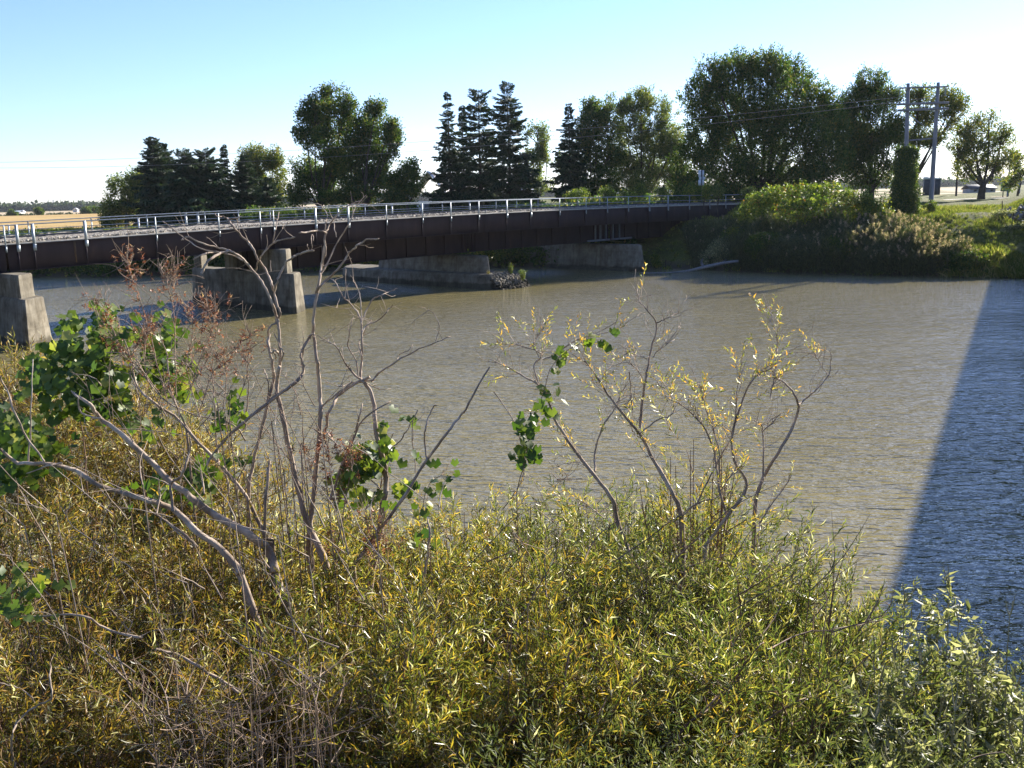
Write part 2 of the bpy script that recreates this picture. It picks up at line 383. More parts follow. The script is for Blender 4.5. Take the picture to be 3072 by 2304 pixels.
# road bridge the photograph is taken beside: its shadow falls on the water at the right
_a = onz(2659, 1792, 0); _b = onz(2972, 833, 0)
_dir = (_b - _a); _dir[2] = 0; RB_DIR = _dir / np.linalg.norm(_dir)
_so = 7.0 / math.tan(SUN_EL)
RB_A = _a + np.array([math.sin(SUN_AZ) * _so, math.cos(SUN_AZ) * _so, 0])      # a point under the barrier's top edge
RB_N = np.array([RB_DIR[1], -RB_DIR[0], 0])                                   # to the right of the bridge
RB_W = 10.0
def rb_off(x, y):
    return (x - RB_A[0]) * RB_N[0] + (y - RB_A[1]) * RB_N[1]
def gz(x, y):
    x = np.asarray(x, float); y = np.asarray(y, float)
    dn = y - yn(x); df = yf(x) - y
    zn = np.interp(-dn, [-8, 0, 1, 4, 6, 8, 10, 12, 14], [-2.5, 0, 0.35, 1.0, 1.8, 2.8, 4.0, 5.2, 5.4])
    top = np.interp(x, [-60, 10, 40, 90], [4.0, 4.2, 5.0, 5.0])
    zf = np.interp(-df, [-8, 0, 1.5, 8, 14, 40], [-2.5, 0, 0.7, 3.0, 4.2, 4.2]) + np.interp(-df, [8, 45], [0, 1]) * (top - 4.2)
    z = np.where(dn < -0.0, zn, np.where(df < 0, zf, np.maximum(np.minimum(zn, 0), -2.5)))
    z = np.where((dn >= 0) & (df >= 0), np.maximum(-2.5, np.maximum(np.interp(-dn, [-8, 0], [-2.5, 0]), np.interp(-df, [-8, 0], [-2.5, 0]))), z)
    # railway approach embankments at both ends of the bridge
    sR = (x + 39.0) * 0.6947 + (y - 39.0) * 0.7193; oR = -(x + 39.0) * 0.7193 + (y - 39.0) * 0.6947
    er = np.clip(1 - np.maximum(np.abs(oR - 3.8) - 4.2, 0) / 2.6, 0, 1) * np.maximum(np.clip((sR - 89.5) / 2.0, 0, 1), np.clip((-19.5 - sR) / 2.0, 0, 1)) * np.clip((420 - np.abs(sR)) / 100, 0, 1)
    z = z * (1 - er) + np.maximum(z, 5.55) * er
    # road approach embankment
    o = rb_off(x, y)
    em = np.clip(1 - np.maximum(np.abs(o - RB_W / 2) - RB_W / 2 - 0.5, 0) / 3.0, 0, 1)
    far = np.maximum(-dn - 11, -df - 16)
    em *= np.clip(far / 3.0, 0, 1)
    z = z * (1 - em) + 6.1 * em
    wob = 0.12 * np.sin(x * 0.8 + np.sin(y * 0.5)) + 0.1 * np.sin(y * 1.1 + x * 0.3)
    return z + wob * np.clip(z, 0, 1) * np.clip((5.9 - z), 0, 1)

def spaced(lo, hi, core0, core1, step, grow=1.16):
    a = list(np.arange(core0, core1 + 1e-6, step))
    s, v = step, core1
    while v < hi:
        s *= grow; v += s; a.append(v)
    s, v = step, core0
    pre = []
    while v > lo:
        s *= grow; v -= s; pre.append(v)
    return np.array(pre[::-1] + a)
gx = spaced(-4500, 4500, -50, 60, 1.0); gy = spaced(-600, 5500, -6, 120, 1.0)
GX, GY = np.meshgrid(gx, gy, indexing='ij')
GZ = gz(GX, GY)
mb = MB(); mb.sheet(np.stack([GX, GY, GZ], -1).reshape(-1, 3), len(gx), len(gy))
def ground_mat():
    m, nt, b, o = mat('grassy_earth')
    tc = nt.nodes.new("ShaderNodeTexCoord")
    n = N(nt, "ShaderNodeTexNoise", Scale=0.35, Detail=8, Roughness=0.65); nt.links.new(tc.outputs["Object"], n.inputs["Vector"])
    c = ramp(nt, n.outputs["Fac"], [(0.3, (0.07, 0.09, 0.02)), (0.5, (0.13, 0.145, 0.035)), (0.68, (0.22, 0.19, 0.07))])
    n2 = N(nt, "ShaderNodeTexNoise", Scale=4, Detail=6, Roughness=0.7); nt.links.new(tc.outputs["Object"], n2.inputs["Vector"])
    c2 = ramp(nt, n2.outputs["Fac"], [(0.3, (0.45, 0.45, 0.4)), (0.65, (1, 1, 1))])
    mx = nt.nodes.new("ShaderNodeMix"); mx.data_type = 'RGBA'; mx.blend_type = 'MULTIPLY'; mx.inputs[0].default_value = 1
    nt.links.new(c, mx.inputs[6]); nt.links.new(c2, mx.inputs[7])
    # bare mud low on the banks
    sp = nt.nodes.new("ShaderNodeSeparateXYZ"); nt.links.new(tc.outputs["Object"], sp.inputs[0])
    mr = N(nt, "ShaderNodeMapRange"); mr.inputs[1].default_value = 0.25; mr.inputs[2].default_value = 0.8
    nt.links.new(sp.outputs[2], mr.inputs[0])
    m2 = nt.nodes.new("ShaderNodeMix"); m2.data_type = 'RGBA'
    nt.links.new(mr.outputs[0], m2.inputs[0]); m2.inputs[6].default_value = (0.085, 0.07, 0.045, 1); nt.links.new(mx.outputs[2], m2.inputs[7])
    nt.links.new(m2.outputs[2], b.inputs["Base Color"]); b.inputs["Roughness"].default_value = 0.95
    b.inputs["Specular IOR Level"].default_value = 0.1
    bp = N(nt, "ShaderNodeBump", Strength=0.8, Distance=0.15); nt.links.new(n2.outputs["Fac"], bp.inputs["Height"]); nt.links.new(bp.outputs[0], b.inputs["Normal"])
    return m
M['ground'] = ground_mat()
mb.build('ground', M['ground'], kind='structure', smooth=True)

def water_mat():
    m, nt, b, o = mat('muddy_river_water')
    tc = nt.nodes.new("ShaderNodeTexCoord")
    n = N(nt, "ShaderNodeTexNoise", Scale=0.05, Detail=3); nt.links.new(tc.outputs["Object"], n.inputs["Vector"])
    c = ramp(nt, n.outputs["Fac"], [(0.35, (0.205, 0.172, 0.072)), (0.65, (0.250, 0.212, 0.095))])
    nt.links.new(c, b.inputs["Base Color"])
    b.inputs["IOR"].default_value = 1.72
    b.inputs["Roughness"].default_value = 0.02
    hs = []
    for sc, rot, st, wgt in ((0.55, 0.2, (1.0, 2.6, 1), 0.60), (1.7, -0.12, (1.0, 2.6, 1), 0.36), (4.2, 0.15, (1, 2.2, 1), 0.16), (11, 0.0, (1, 1.8, 1), 0.040)):
        mp = nt.nodes.new("ShaderNodeMapping"); mp.inputs["Scale"].default_value = st; mp.inputs["Rotation"].default_value = (0, 0, rot)
        nt.links.new(tc.outputs["Object"], mp.inputs[0])
        nn = N(nt, "ShaderNodeTexNoise", Scale=sc, Detail=2, Roughness=0.5, Distortion=0.5)
        nt.links.new(mp.outputs[0], nn.inputs["Vector"])
        ml = nt.nodes.new("ShaderNodeMath"); ml.operation = 'MULTIPLY'; ml.inputs[1].default_value = wgt
        nt.links.new(nn.outputs["Fac"], ml.inputs[0]); hs.append(ml.outputs[0])
    s = hs[0]
    for h in hs[1:]:
        a = nt.nodes.new("ShaderNodeMath"); a.operation = 'ADD'; nt.links.new(s, a.inputs[0]); nt.links.new(h, a.inputs[1]); s = a.outputs[0]
    # calmer and rougher patches drawn by the wind
    big = N(nt, "ShaderNodeTexNoise", Scale=0.07, Detail=3, Roughness=0.55); mp = nt.nodes.new("ShaderNodeMapping"); mp.inputs["Scale"].default_value = (0.6, 1.6, 1)
    nt.links.new(tc.outputs["Object"], mp.inputs[0]); nt.links.new(mp.outputs[0], big.inputs["Vector"])
    mr = N(nt, "ShaderNodeMapRange"); mr.inputs[1].default_value = 0.35; mr.inputs[2].default_value = 0.65; mr.inputs[3].default_value = 0.65; mr.inputs[4].default_value = 1.0
    nt.links.new(big.outputs["Fac"], mr.inputs[0])
    bp = N(nt, "ShaderNodeBump", Distance=0.34)
    nt.links.new(mr.outputs[0], bp.inputs["Strength"])
    nt.links.new(s, bp.inputs["Height"]); nt.links.new(bp.outputs[0], b.inputs["Normal"])
    return m
M['water'] = water_mat()
mb = MB()
wx = np.array([-3000, -400, -120, -60, 0, 60, 200, 3000.]); wy = np.array([-1500, -300, -50, 0, 50, 100, 150, 300, 1200.])
WX, WY = np.meshgrid(wx, wy, indexing='ij')
mb.sheet(np.stack([WX, WY, WX * 0], -1).reshape(-1, 3), len(wx), len(wy))
mb.build('river_water', M['water'], kind='structure')

# fields beyond the far bank
def field(name, pts, z, m):
    mb = MB(); P = [(x, y, z) for x, y in pts]
    mb.add(P, [(0, 1, 2, 3)])
    return mb.build(name, m, kind='structure')
M['crop'] = rough_mat('ripe_crop', [(0.35, (0.36, 0.24, 0.09)), (0.65, (0.48, 0.34, 0.14))], 0.05, 8, 0.95, 0.5, 3, 0.1, dist=0.2)
M['crop2'] = rough_mat('pale_stubble', [(0.35, (0.40, 0.31, 0.19)), (0.65, (0.52, 0.42, 0.27))], 0.05, 8, 0.95, 0.3, 3, 0.1, dist=0.2)
field('field', [(-330, 128), (-46, 128), (-110, 430), (-520, 430)], 4.22, M['crop'])
field('field', [(-700, 446), (60, 446), (60, 950), (-1100, 950)], 4.22, M['crop2'])
field('field', [(48, 150), (400, 150), (700, 900), (62, 900)], 5.06, M['crop2'])
field('gravel_road', [(36, 131.5), (84, 136), (84, 140), (36, 135.5)], 5.07, M['gravel'])

# ------------------------------------------------------------------ railway bridge
U = np.array([math.cos(R(46)), math.sin(R(46)), 0])       # along the bridge, away to the right
NB = np.array([U[1], -U[0], 0])                             # towards the photographer
CF = -78.0                                                  # plan line of the near girder: X - Y = CF
P0 = np.array([CF / 2, -CF / 2, 0.0])
def onfascia(sx):
    """distance along the bridge of the point of the near girder seen at source column sx"""
    s0, s1 = -60.0, 130.0
    def col(s):
        p = P0 + U * s + np.array([0, 0, 5.4]) - CPOS
        return (512 + FPX * (p @ RT) / (p @ FWD)) * 3
    for _ in range(60):
        m_ = (s0 + s1) / 2
        if col(m_) < sx: s0 = m_
        else: s1 = m_
    return (s0 + s1) / 2
# height of the deck edge along the bridge, read off the photograph (a slight camber)
_hx = [0, 271, 500, 750, 970, 1150, 1430, 1890, 2125]
_hy = [734, 717, 704, 687, 668, 659, 643, 624, 615.7]
_S = []; _Z = []
for hx, hy in zip(_hx, _hy):
    s = onfascia(hx); p = P0 + U * s
    _S.append(s); _Z.append(pix(hx, hy, p[1])[2])
_pf = np.polyfit(_S, _Z, 2)
S_LO, S_HI = onfascia(0) - 30.0, onfascia(2260)
S_HI = max(S_HI, float((np.array([26, 96, 0]) - P0) @ U))
print('deck z', [round(float(z), 2) for z in _Z], 's', [round(float(s), 1) for s in _S], 'range', S_LO, S_HI)
def dz(s):
    s = np.asarray(s, float)
    sc_ = np.clip(s, _S[0] - 3, _S[-1] + 3)
    return np.polyval(_pf, sc_)
BW = 7.6                                                     # width between girders
def bp_(s, off, z):
    """bridge point: s along, off back from the near girder, z height"""
    p = P0 + U * s - NB * off
    return np.array([p[0], p[1], z])

bridge = empty('railway_bridge', bp_(0, 0, 0), 'long dark rusty steel plate girder bridge on concrete piers across the muddy river', 'bridge')
def girder_mesh(mb, s0, s1, off, top, depth, side, stiff, face=1.0):
    """plate girder with flanges and stiffener ribs; side=+1 shows its ribs towards the photographer"""
    n = max(2, int((s1 - s0) / 1.5)); ss = np.linspace(s0, s1, n)
    P = []
    for s in ss:
        z = top(s); yb = z - depth
        for o, zz in ((-0.012, z - 0.03), (0.012, z - 0.03), (0.012, yb + 0.03), (-0.012, yb + 0.03), (-0.012, z - 0.03)):
            P.append(bp_(s, off + o, zz))
    mb.sheet(P, n, 5)
    for zt, th in ((0, 0.035), (-depth + 0.035, 0.035)):
        P = []
        for s in ss:
            z = top(s) + zt
            for o, zz in ((-0.17, z), (0.17, z), (0.17, z - th), (-0.17, z - th), (-0.17, z)):
                P.append(bp_(s, off + o, zz))
        mb.sheet(P, n, 5)
        for s in (s0, s1):
            z = top(s) + zt
            mb.add([bp_(s, off - 0.17, z), bp_(s, off + 0.17, z), bp_(s, off + 0.17, z - th), bp_(s, off - 0.17, z - th)], [(0, 1, 2, 3)])
    for s in stiff:
        z = top(s)
        c = bp_(s, off - 0.085, z - depth / 2)
        mb.box(c, (0.05, 0.145, depth - 0.075), U, NB)
    return mb
near_posts = [-330, -290, -140, -90, 11, 48, 97, 253, 464, 653, 777, 817, 943, 1041, 1155, 1263, 1348, 1432, 1516, 1588, 1674, 1753, 1817, 1880, 1943, 1999, 2063, 2124, 2172]
wide = {1041, 1516, 1588, 1943, 1999, 943, 253, 97, 48}
far_posts_off = None
nposts = [(onfascia(x), x in wide) for x in near_posts if x > -100] 
s_first = nposts[0][0]
for k in range(1, 9): nposts.append((s_first - 2.6 * k, k % 3 == 0))
nposts = sorted([p for p in nposts if S_LO + 0.3 < p[0] < S_HI])
_sp = lambda x, y: float((np.array([x, y, 0]) - P0) @ U)
s_p2 = _sp(-13.5, 61.5) + 0.75
s_p1 = _sp(-24.4, 48.6) + .75; s_p3 = _sp(-1.2, 75.5) + 0.9; s_p4 = _sp(12.3, 88.0) + 0.9
s_p0 = s_p1 - 16.6
FD = 1.42
for k, (a, b) in enumerate(((S_LO, s_p1 - 0.06), (s_p1 + 0.06, s_p2 - 0.06), (s_p2 + 0.06, s_p3 - 0.06), (s_p3 + 0.06, s_p4 - 0.06), (s_p4 + 0.06, S_HI + 6))):
    m_ = MB(); girder_mesh(m_, a, b, 0, dz, FD, 1, [s for s, _ in nposts if a < s < b])
    m_.build('fascia_girder', M['girder'], bridge)
    m_ = MB(); girder_mesh(m_, a, b, BW, dz, FD, 1, np.arange(a + 1, b, 2.6))
    m_.build('fascia_girder', M['girder'], bridge)
DEEP = 2.95
for off in (1.9, 5.7):
    for (a, b) in ((s_p2 + 0.3, s_p3 - 0.12), (s_p3 + 0.12, s_p4 - 0.12), (s_p4 + 0.12, S_HI + 6)):
        m_ = MB(); girder_mesh(m_, a, b, off, lambda s: dz(s) - 0.05, DEEP, 1, list(np.arange(a + 0.25, b, 1.95)) + [a + 0.6, b - 0.6, b - 0.25])
        m_.build('deep_girder', M['girder'], bridge)
    for (a, b) in ((S_LO, s_p1 - 0.12), (s_p1 + 0.12, s_p2 - 0.12)):
        m_ = MB(); girder_mesh(m_, a, b, off, lambda s: dz(s) - 0.05, 1.36, 1, np.arange(a + 0.3, b, 2.2))
        m_.build('inner_girder', M['girder'], bridge)
# repaired pale bearing end over the fourth pier
m_ = MB()
for ds in (-2.3, -1.55, -0.75, 0.35, 1.3):
    p = bp_(s_p4 + ds, 1.72, dz(s_p4) - 0.05 - DEEP / 2)
    m_.box(p, (0.13, 0.16, DEEP - 0.1), U, NB)
for a, b in ((-3.4, -0.2), (0.2, 3.2)):
    c = bp_(s_p4 + (a + b) / 2, 1.70, dz(s_p4) - DEEP + 0.06)
    m_.box(c, (b - a, 0.2, 0.16), U, NB)
m_.build('bearing_plate', M['metal_dark'] if False else rough_mat('repair_steel', [(0.3, (0.10, 0.12, 0.14)), (0.7, (0.17, 0.19, 0.21))], 3, 3, 0.6, 0.1), bridge)
s_ = onfascia(221)
m_ = MB(); m_.box(bp_(s_, -0.018, float(dz(s_)) - .66), (.13, .008, 1.15), U, NB, taper=.6)
m_.build('rust_streak', rough_mat('ochre_rust_streak', [(0.35, (0.045, 0.028, 0.026)), (0.6, (0.16, 0.10, 0.045))], 6, 6, .9, .1, stretch=(1, 1, .3)), bridge)
# concrete deck with raised edge, and the ballast on it
m_ = MB(); ss = np.linspace(S_LO, S_HI + 6, 60); P = []
for s in ss:
    z = float(dz(s))
    for o, zz in ((-0.10, z + 0.002), (-0.10, z + 0.07), (0.16, z + 0.075), (0.18, z + 0.05), (BW - 0.18, z + 0.05), (BW - 0.16, z + 0.075), (BW + 0.10, z + 0.07), (BW + 0.10, z + 0.002), (-0.10, z + 0.002)):
        P.append(bp_(s, o, zz))
m_.sheet(P, len(ss), 9)
m_.build('deck', M['deckc'], bridge)
m_ = MB(); ss = np.arange(S_LO, S_HI + 6, 0.3); oo = np.linspace(0.12, BW - 0.12, 28); P = []
for s in ss:
    z = float(dz(s)); hgt = 0.05 if s > _S[4] else 0.13
    for o in oo:
        P.append(bp_(s, o, z + 0.09 + hgt * (1 + 0.9 * mnoise.noise(Vector((s * 2.1, o * 2.1, 0)))) * min(1, (o - 0.2) / 0.5, (BW - o - 0.2) / 0.5 + 0.1)))
m_.sheet(P, len(ss), len(oo))
bal = m_.build('ballast', M['ballast'], bridge)
# loose ballast stones along the near edge
stone = (np.array([(-.5, -.5, -.4), (.5, -.4, -.5), (.45, .5, -.4), (-.5, .45, -.5), (-.4, -.45, .4), (.4, -.5, .5), (.5, .4, .35), (-.4, .4, .5)]),
         np.array([(0, 3, 2, 1), (4, 5, 6, 7), (0, 1, 5, 4), (1, 2, 6, 5), (2, 3, 7, 6), (3, 0, 4, 7)]))
ns = 5200; ks = _S[0] - 6 + (rng.random(ns) ** 1.35) * (S_HI - _S[0]); ko = 0.05 + rng.random(ns) ** 1.6 * 5.5
T = np.array([bp_(s, o, float(dz(s)) + 0.13 + rng.random() * 0.06) for s, o in zip(ks, ko)])
m_ = MB(); scatter(m_, [stone], rng.normal(size=(ns, 3)), T, rng.uniform(0.04, 0.10, ns))
o_ = m_.build('ballast_stones', rough_mat('pale_ballast', [(0.3, (0.16, 0.14, 0.11)), (0.6, (0.36, 0.33, 0.28))], 1.5, 3, 0.95, 0.0), bal); o_['kind'] = 'stuff'
# two rails of track
for off in (3.1, 4.55):
    m_ = MB(); P = []
    for s in np.linspace(S_LO, S_HI + 6, 60):
        z = float(dz(s)) + 0.30
        for o, zz in ((-.035, z), (.035, z), (.035, z - .14), (-.035, z - .14), (-.035, z)): P.append(bp_(s, off + o, zz))
    m_.sheet(P, 60, 5); m_.build('track_rail', M['metal_dark'], bridge)

def railing(off, posts, s0, s1, outward):
    m_ = MB(); ss = np.linspace(s0, s1, 50)
    for h, r in ((1.02, 0.034), (0.53, 0.022)):
        m_.tube([bp_(s, off, float(dz(s)) + h) for s in ss], r, 6)
    rail = m_.build('railing', M['galv'], bridge)
    for s, wd in posts:
        if not (s0 <= s <= s1): continue
        m_ = MB(); z = float(dz(s)); ww = 0.15 if wd else 0.065
        m_.box(bp_(s, off + outward * 0.075, z + 0.36), (ww, 0.045, 1.34), U, NB)
        m_.box(bp_(s, off + outward * 0.045, z + 0.36), (0.012, 0.03, 1.34), U, NB)
        m_.box(bp_(s, off + outward * 0.115, z - 0.22), (ww * 1.2, 0.025, 0.34), U, NB, taper=0.95)
        m_.build('post', M['galv'], rail)
railing(-0.13, nposts, S_LO, onfascia(2226), -1)
far_px = [85, 275, 442, 559, 595, 616, 717, 812, 915, 1016, 1097, 1178, 1329, 1411, 1490, 1552, 1616, 1736, 1801]
def onfar(sx):
    s0, s1 = -60.0, 130.0
    for _ in range(60):
        m_ = (s0 + s1) / 2
        p = bp_(m_, BW + .13, 6.2) - CPOS
        if (512 + FPX * (p @ RT) / (p @ FWD)) * 3 < sx: s0 = m_
        else: s1 = m_
    return (s0 + s1) / 2
fp = [(onfar(x), x in (559, 595, 1016, 1178, 1411)) for x in far_px]
fp += [(fp[0][0] - 2.6 * k, False) for k in range(1, 9)]
railing(BW + 0.13, fp, S_LO, onfar(1830), 1)

# piers
def chamfer_block(mb, s0, s1, o0, o1, z0, z1, ch=0.08, bs=0.0, bo=0.0, jag=0.0, nz=6, cutc=0.12, skew=0.9):
    """battered block: wider by bs/bo at the foot, corners cut, slightly worn edges"""
    zs = list(np.linspace(z0, z1 - ch, nz)) + [z1]
    P = []; ring = 0
    for i, z in enumerate(zs):
        t = (z1 - z) / max(z1 - z0, 1e-6)
        a0, a1, b0, b1 = s0 - bs * t, s1 + bs * t, o0 - bo * t, o1 + bo * t
        if i == len(zs) - 1: a0 += ch; a1 -= ch; b0 += ch; b1 -= ch
        pts = []
        c = cutc
        corners = [(a0 + c, b0), (a1 - c, b0), (a1, b0 + c), (a1, b1 - c), (a1 - c, b1), (a0 + c, b1), (a0, b1 - c), (a0, b0 + c)]
        full = []
        for q in range(8):
            A = np.array(corners[q]); B = np.array(corners[(q + 1) % 8]); L = np.linalg.norm(B - A); k = max(1, int(L / 0.7))
            k = max(1, [int(round((s1 - s0) / .5)), 1, int(round((o1 - o0) / .5)), 1][q % 4])
            for j in range(k): full.append(A + (B - A) * j / k)
        for (s, o) in full:
            nv = mnoise.noise(Vector((s * 1.7, o * 1.7, z * 2.3))) * 0.035 + jag * mnoise.noise(Vector((s * 4, o * 4, z * 5)))
            p = bp_(s, o + nv + skew * (s - s0), z + (nv * 0.6 if i == len(zs) - 1 else 0)); P.append(p + U * nv)
        ring = len(full)
    P = np.array(P).reshape(len(zs), ring, 3)
    P = np.concatenate([P, P[:, :1]], 1)
    mb.sheet(P.reshape(-1, 3), len(zs), ring + 1)
    # top as fan of quads
    top = P[-1][:-1]; c = top.mean(0); c[2] = top[:, 2].mean()
    V = np.vstack([top, c]); n = len(top); F = []
    for i in range(0, n - 1, 2): F.append((i, i + 1, (i + 2) % n, n))
    if n % 2: F.append((n - 1, 0, 0, n))
    mb.add(V, F)
zb = lambda s: float(dz(s))
# piers 1 and 2: broad battered stub with raised seats
for k, (sp, nose, end) in enumerate(((s_p0, -2.4, 9.0), (s_p1, -3.8, 9.0), (s_p2, -2.4, 10.6))):
    m_ = MB(); chamfer_block(m_, sp - 0.75, sp + 0.75, nose, end, -1.5, 2.50, 0.07, 0.34, 0.30)
    pier = m_.build('pier', M['concrete'], bridge)
    seat_top = zb(sp) - FD - 0.03
    for o0, o1 in ((nose + 0.95, nose + 4.3), (4.6, 6.2), (end - 1.1, end - .1)):
        m_ = MB(); chamfer_block(m_, sp - 0.60, sp + 0.55, o0, o1, 2.45, seat_top, 0.07, 0.02, 0.02)
        m_.build('bearing_seat', M['concrete'], pier)
# pier 3: long broken footing with a wall on it
m_ = MB(); chamfer_block(m_, s_p3 - 0.75, s_p3 + 0.75, -1.0, 12.5, 0.9, 2.42, 0.08, 0.14, 0.25, cutc=0.4)
pier3 = m_.build('pier', M['concrete'], bridge)
m_ = MB(); chamfer_block(m_, s_p3 - 1.9, s_p3 + 1.9, -2.7, 16.6, -1.5, 1.12, 0.16, 0.30, 0.25, 0.05, nz=5, cutc=0.7)
foot = m_.build('footing', M['concrete'], pier3)
# crumbled nose of rubble and broken concrete
m_ = MB()
nr = 520
rs = s_p3 + rng.uniform(-1.6, 1.9, nr); ro = -1.2 - rng.random(nr) ** 0.8 * 2.3
hz = 1.05 - 1.15 * np.clip((-ro - 1.9) / 1.7, 0, 1) ** 1.2 - 0.25 * np.abs((rs - s_p3) / 1.9) ** 2
T = np.array([bp_(a, b, c + rng.uniform(-.05, .04)) for a, b, c in zip(rs, ro, hz)])
scatter(m_, [stone], rng.normal(size=(nr, 3)), T, rng.uniform(0.06, 0.22, nr))
chamfer_block(m_, s_p3 - 1.5, s_p3 + 1.5, -3.6, -1.4, -1.0, 0.25, 0.3, 0.1, 0.4, 0.12, nz=5, cutc=0.8)
m_.build('crumbled_nose', M['concrete'], pier3)
m_ = MB(); chamfer_block(m_, s_p4 - 0.85, s_p4 + 0.85, -2.5, 12.6, -1.2, 2.36, 0.06, 0.40, 0.50)
pier4 = m_.build('pier', M['concrete'], bridge)
m_ = MB(); chamfer_block(m_, s_p4 - 1.4, s_p4 + 1.4, -1.4, 14.0, -1.5, 0.22, 0.12, 0.1, 0.1, 0.03, nz=4, cutc=0.4)
m_.build('footing', M['concrete'], pier4)
# abutments: walls hidden in the banks
for (a, b, z1) in ((S_HI + 1.5, S_HI + 7.5, zb(S_HI) - DEEP - .08), (S_LO - 3.0, S_LO + 1.0, zb(S_LO) - FD - .02)):
    m_ = MB(); chamfer_block(m_, a, b, -0.8, BW + .8, -1.0, z1, 0.05, 0.1, 0.1)
    m_.build('abutment', M['concrete'], bridge)

# ------------------------------------------------------------------ road bridge beside the photographer (its shadow is what the photo shows)
def rp(s, o, z): 
    p = RB_A + RB_DIR * s + RB_N * o
    return np.array([p[0], p[1], z])
road = empty('road_bridge', rp(0, 0, 0), 'concrete road bridge just outside the right edge whose straight shadow crosses the water', 'bridge')
def slab(mb, s0, s1, prof, n=2):
    P = []
    for s in np.linspace(s0, s1, n):
        for o, z in prof + [prof[0]]: P.append(rp(s, o, z))
    mb.sheet(P, n, len(prof) + 1)
    for s in (s0, s1):
        if len(prof) == 4: mb.add([rp(s, o, z) for o, z in prof], [(0, 1, 2, 3)])
s0 = float((np.array([0, 4, 0]) - RB_A) @ RB_DIR); s1 = s0 + 92
m_ = MB(); slab(m_, s0, s1, [(0.03, 5.85), (0.03, 6.12), (RB_W - .03, 6.12), (RB_W - .03, 5.85)]); m_.build('deck', M['concrete'], road)
for o in (0.0, RB_W - 0.35):
    m_ = MB(); slab(m_, s0, s1, [(o, 5.80), (o, 7.0), (o + .3, 7.0), (o + .35, 5.80)]); m_.build('barrier', M['deckc'], road)
for o in (0.9, 3.4, 5.9, 8.4):
    m_ = MB(); slab(m_, s0 + .4, s1 - .4, [(o, 4.8), (o, 5.845), (o + .45, 5.845), (o + .45, 4.8)]); m_.build('girder', M['concrete'], road)
for s in (s0 + 1, s0 + 31, s0 + 61, s1 - 1):
    m_ = MB(); m_.box(rp(s, RB_W / 2, 1.5), (1.1, RB_W - 1.2, 6.58), RB_DIR, RB_N); m_.build('pier', M['concrete'], road)
m_ = MB(); slab(m_, s0 - 1.0, s0 - 80, [(0.4, 6.10), (0.4, 6.13), (RB_W - .4, 6.13), (RB_W - .4, 6.10)]); slab(m_, s1 + .5, s1 + 120, [(0.4, 6.10), (0.4, 6.13), (RB_W - .4, 6.13), (RB_W - .4, 6.10)])
m_.build('road', M['asphalt'], kind='structure')

# ------------------------------------------------------------------ foliage templates
def leaf5(L, Wd, bend=0.0, fold=0.25):
    """a two-sided leaf of five points along +Z: base, left, tip, right, midrib"""
    V = np.array([(0, 0, 0), (-Wd / 2, fold * Wd, L * 0.45), (0, -bend * L, L), (Wd / 2, fold * Wd, L * 0.45), (0, -bend * L * 0.28, L * 0.5)])
    return V, np.array([(0, 4, 2, 1), (0, 3, 2, 4)])
def rot_to(V, z, roll):
    z = norm(z); ref = np.array([0.2, 0.3, 0.9]) if abs(z[2]) < 0.8 else np.array([1.0, 0.1, 0])
    x = norm(np.cross(ref, z)); y = np.cross(z, x)
    c, s = math.cos(roll), math.sin(roll)
    X = x * c + y * s; Y = -x * s + y * c
    return V[:, :1] * X + V[:, 1:2] * Y + V[:, 2:] * z
def shoot_template(n=26, L=0.40, leafL=0.088, leafW=0.0064, spread=0.7, droop=0.25, gap=0.12):
    """leafy willow shoot along +Z: (leaves, twig)"""
    V = []; F = []; k = 0
    bx, by = rng.normal(0, 0.10, 2)
    def pt(t): return np.array([bx * t * t, by * t * t, t]) * L
    for i in range(n):
        t = gap + (1 - gap) * (i + rng.random() * 0.6) / n
        a = i * 2.4 + rng.normal(0, 0.4)
        e = spread + rng.normal(0, 0.22) - 0.25 * t
        d = np.array([math.cos(a) * math.sin(e), math.sin(a) * math.sin(e), math.cos(e)])
        l = leafL * rng.uniform(0.6, 1.25) * (1.0 - 0.35 * t)
        v, f = leaf5(l, leafW * rng.uniform(0.8, 1.3), rng.normal(droop, 0.18), 0.3)
        V.append(rot_to(v, d, rng.uniform(0, 6.28)) + pt(t)); F.append(f + k); k += 5
    tw = MB(); tw.tube([pt(t) for t in (0, 0.4, 0.8, 1.0)], [0.0022, 0.0018, 0.0012, 0.0006], 3)
    return (np.vstack(V), np.vstack(F)), tw.arrays()
SHOOTS = [shoot_template(n=int(rng.integers(20, 32)), spread=rng.uniform(0.55, 0.95)) for _ in range(9)]
SPARSE = [shoot_template(n=9, L=0.30, leafL=0.055, leafW=0.008, spread=0.8, gap=0.35) for _ in range(6)]
FINE = []
for _ in range(5):
    V = []; F = []; k = 0
    for i in range(60):
        t = rng.random(); a = rng.uniform(0, 6.28); e = rng.uniform(0.4, 1.2); r = 0.05 * (1.1 - t) * rng.random()
        v, f = leaf5(rng.uniform(0.012, 0.028), 0.0035, 0.1)
        V.append(rot_to(v, (math.cos(a) * math.sin(e), math.sin(a) * math.sin(e), math.cos(e)), rng.uniform(0, 6)) + np.array([r * math.cos(a), r * math.sin(a), 0.3 * t])); F.append(f + k); k += 5
    FINE.append((np.vstack(V), np.vstack(F)))
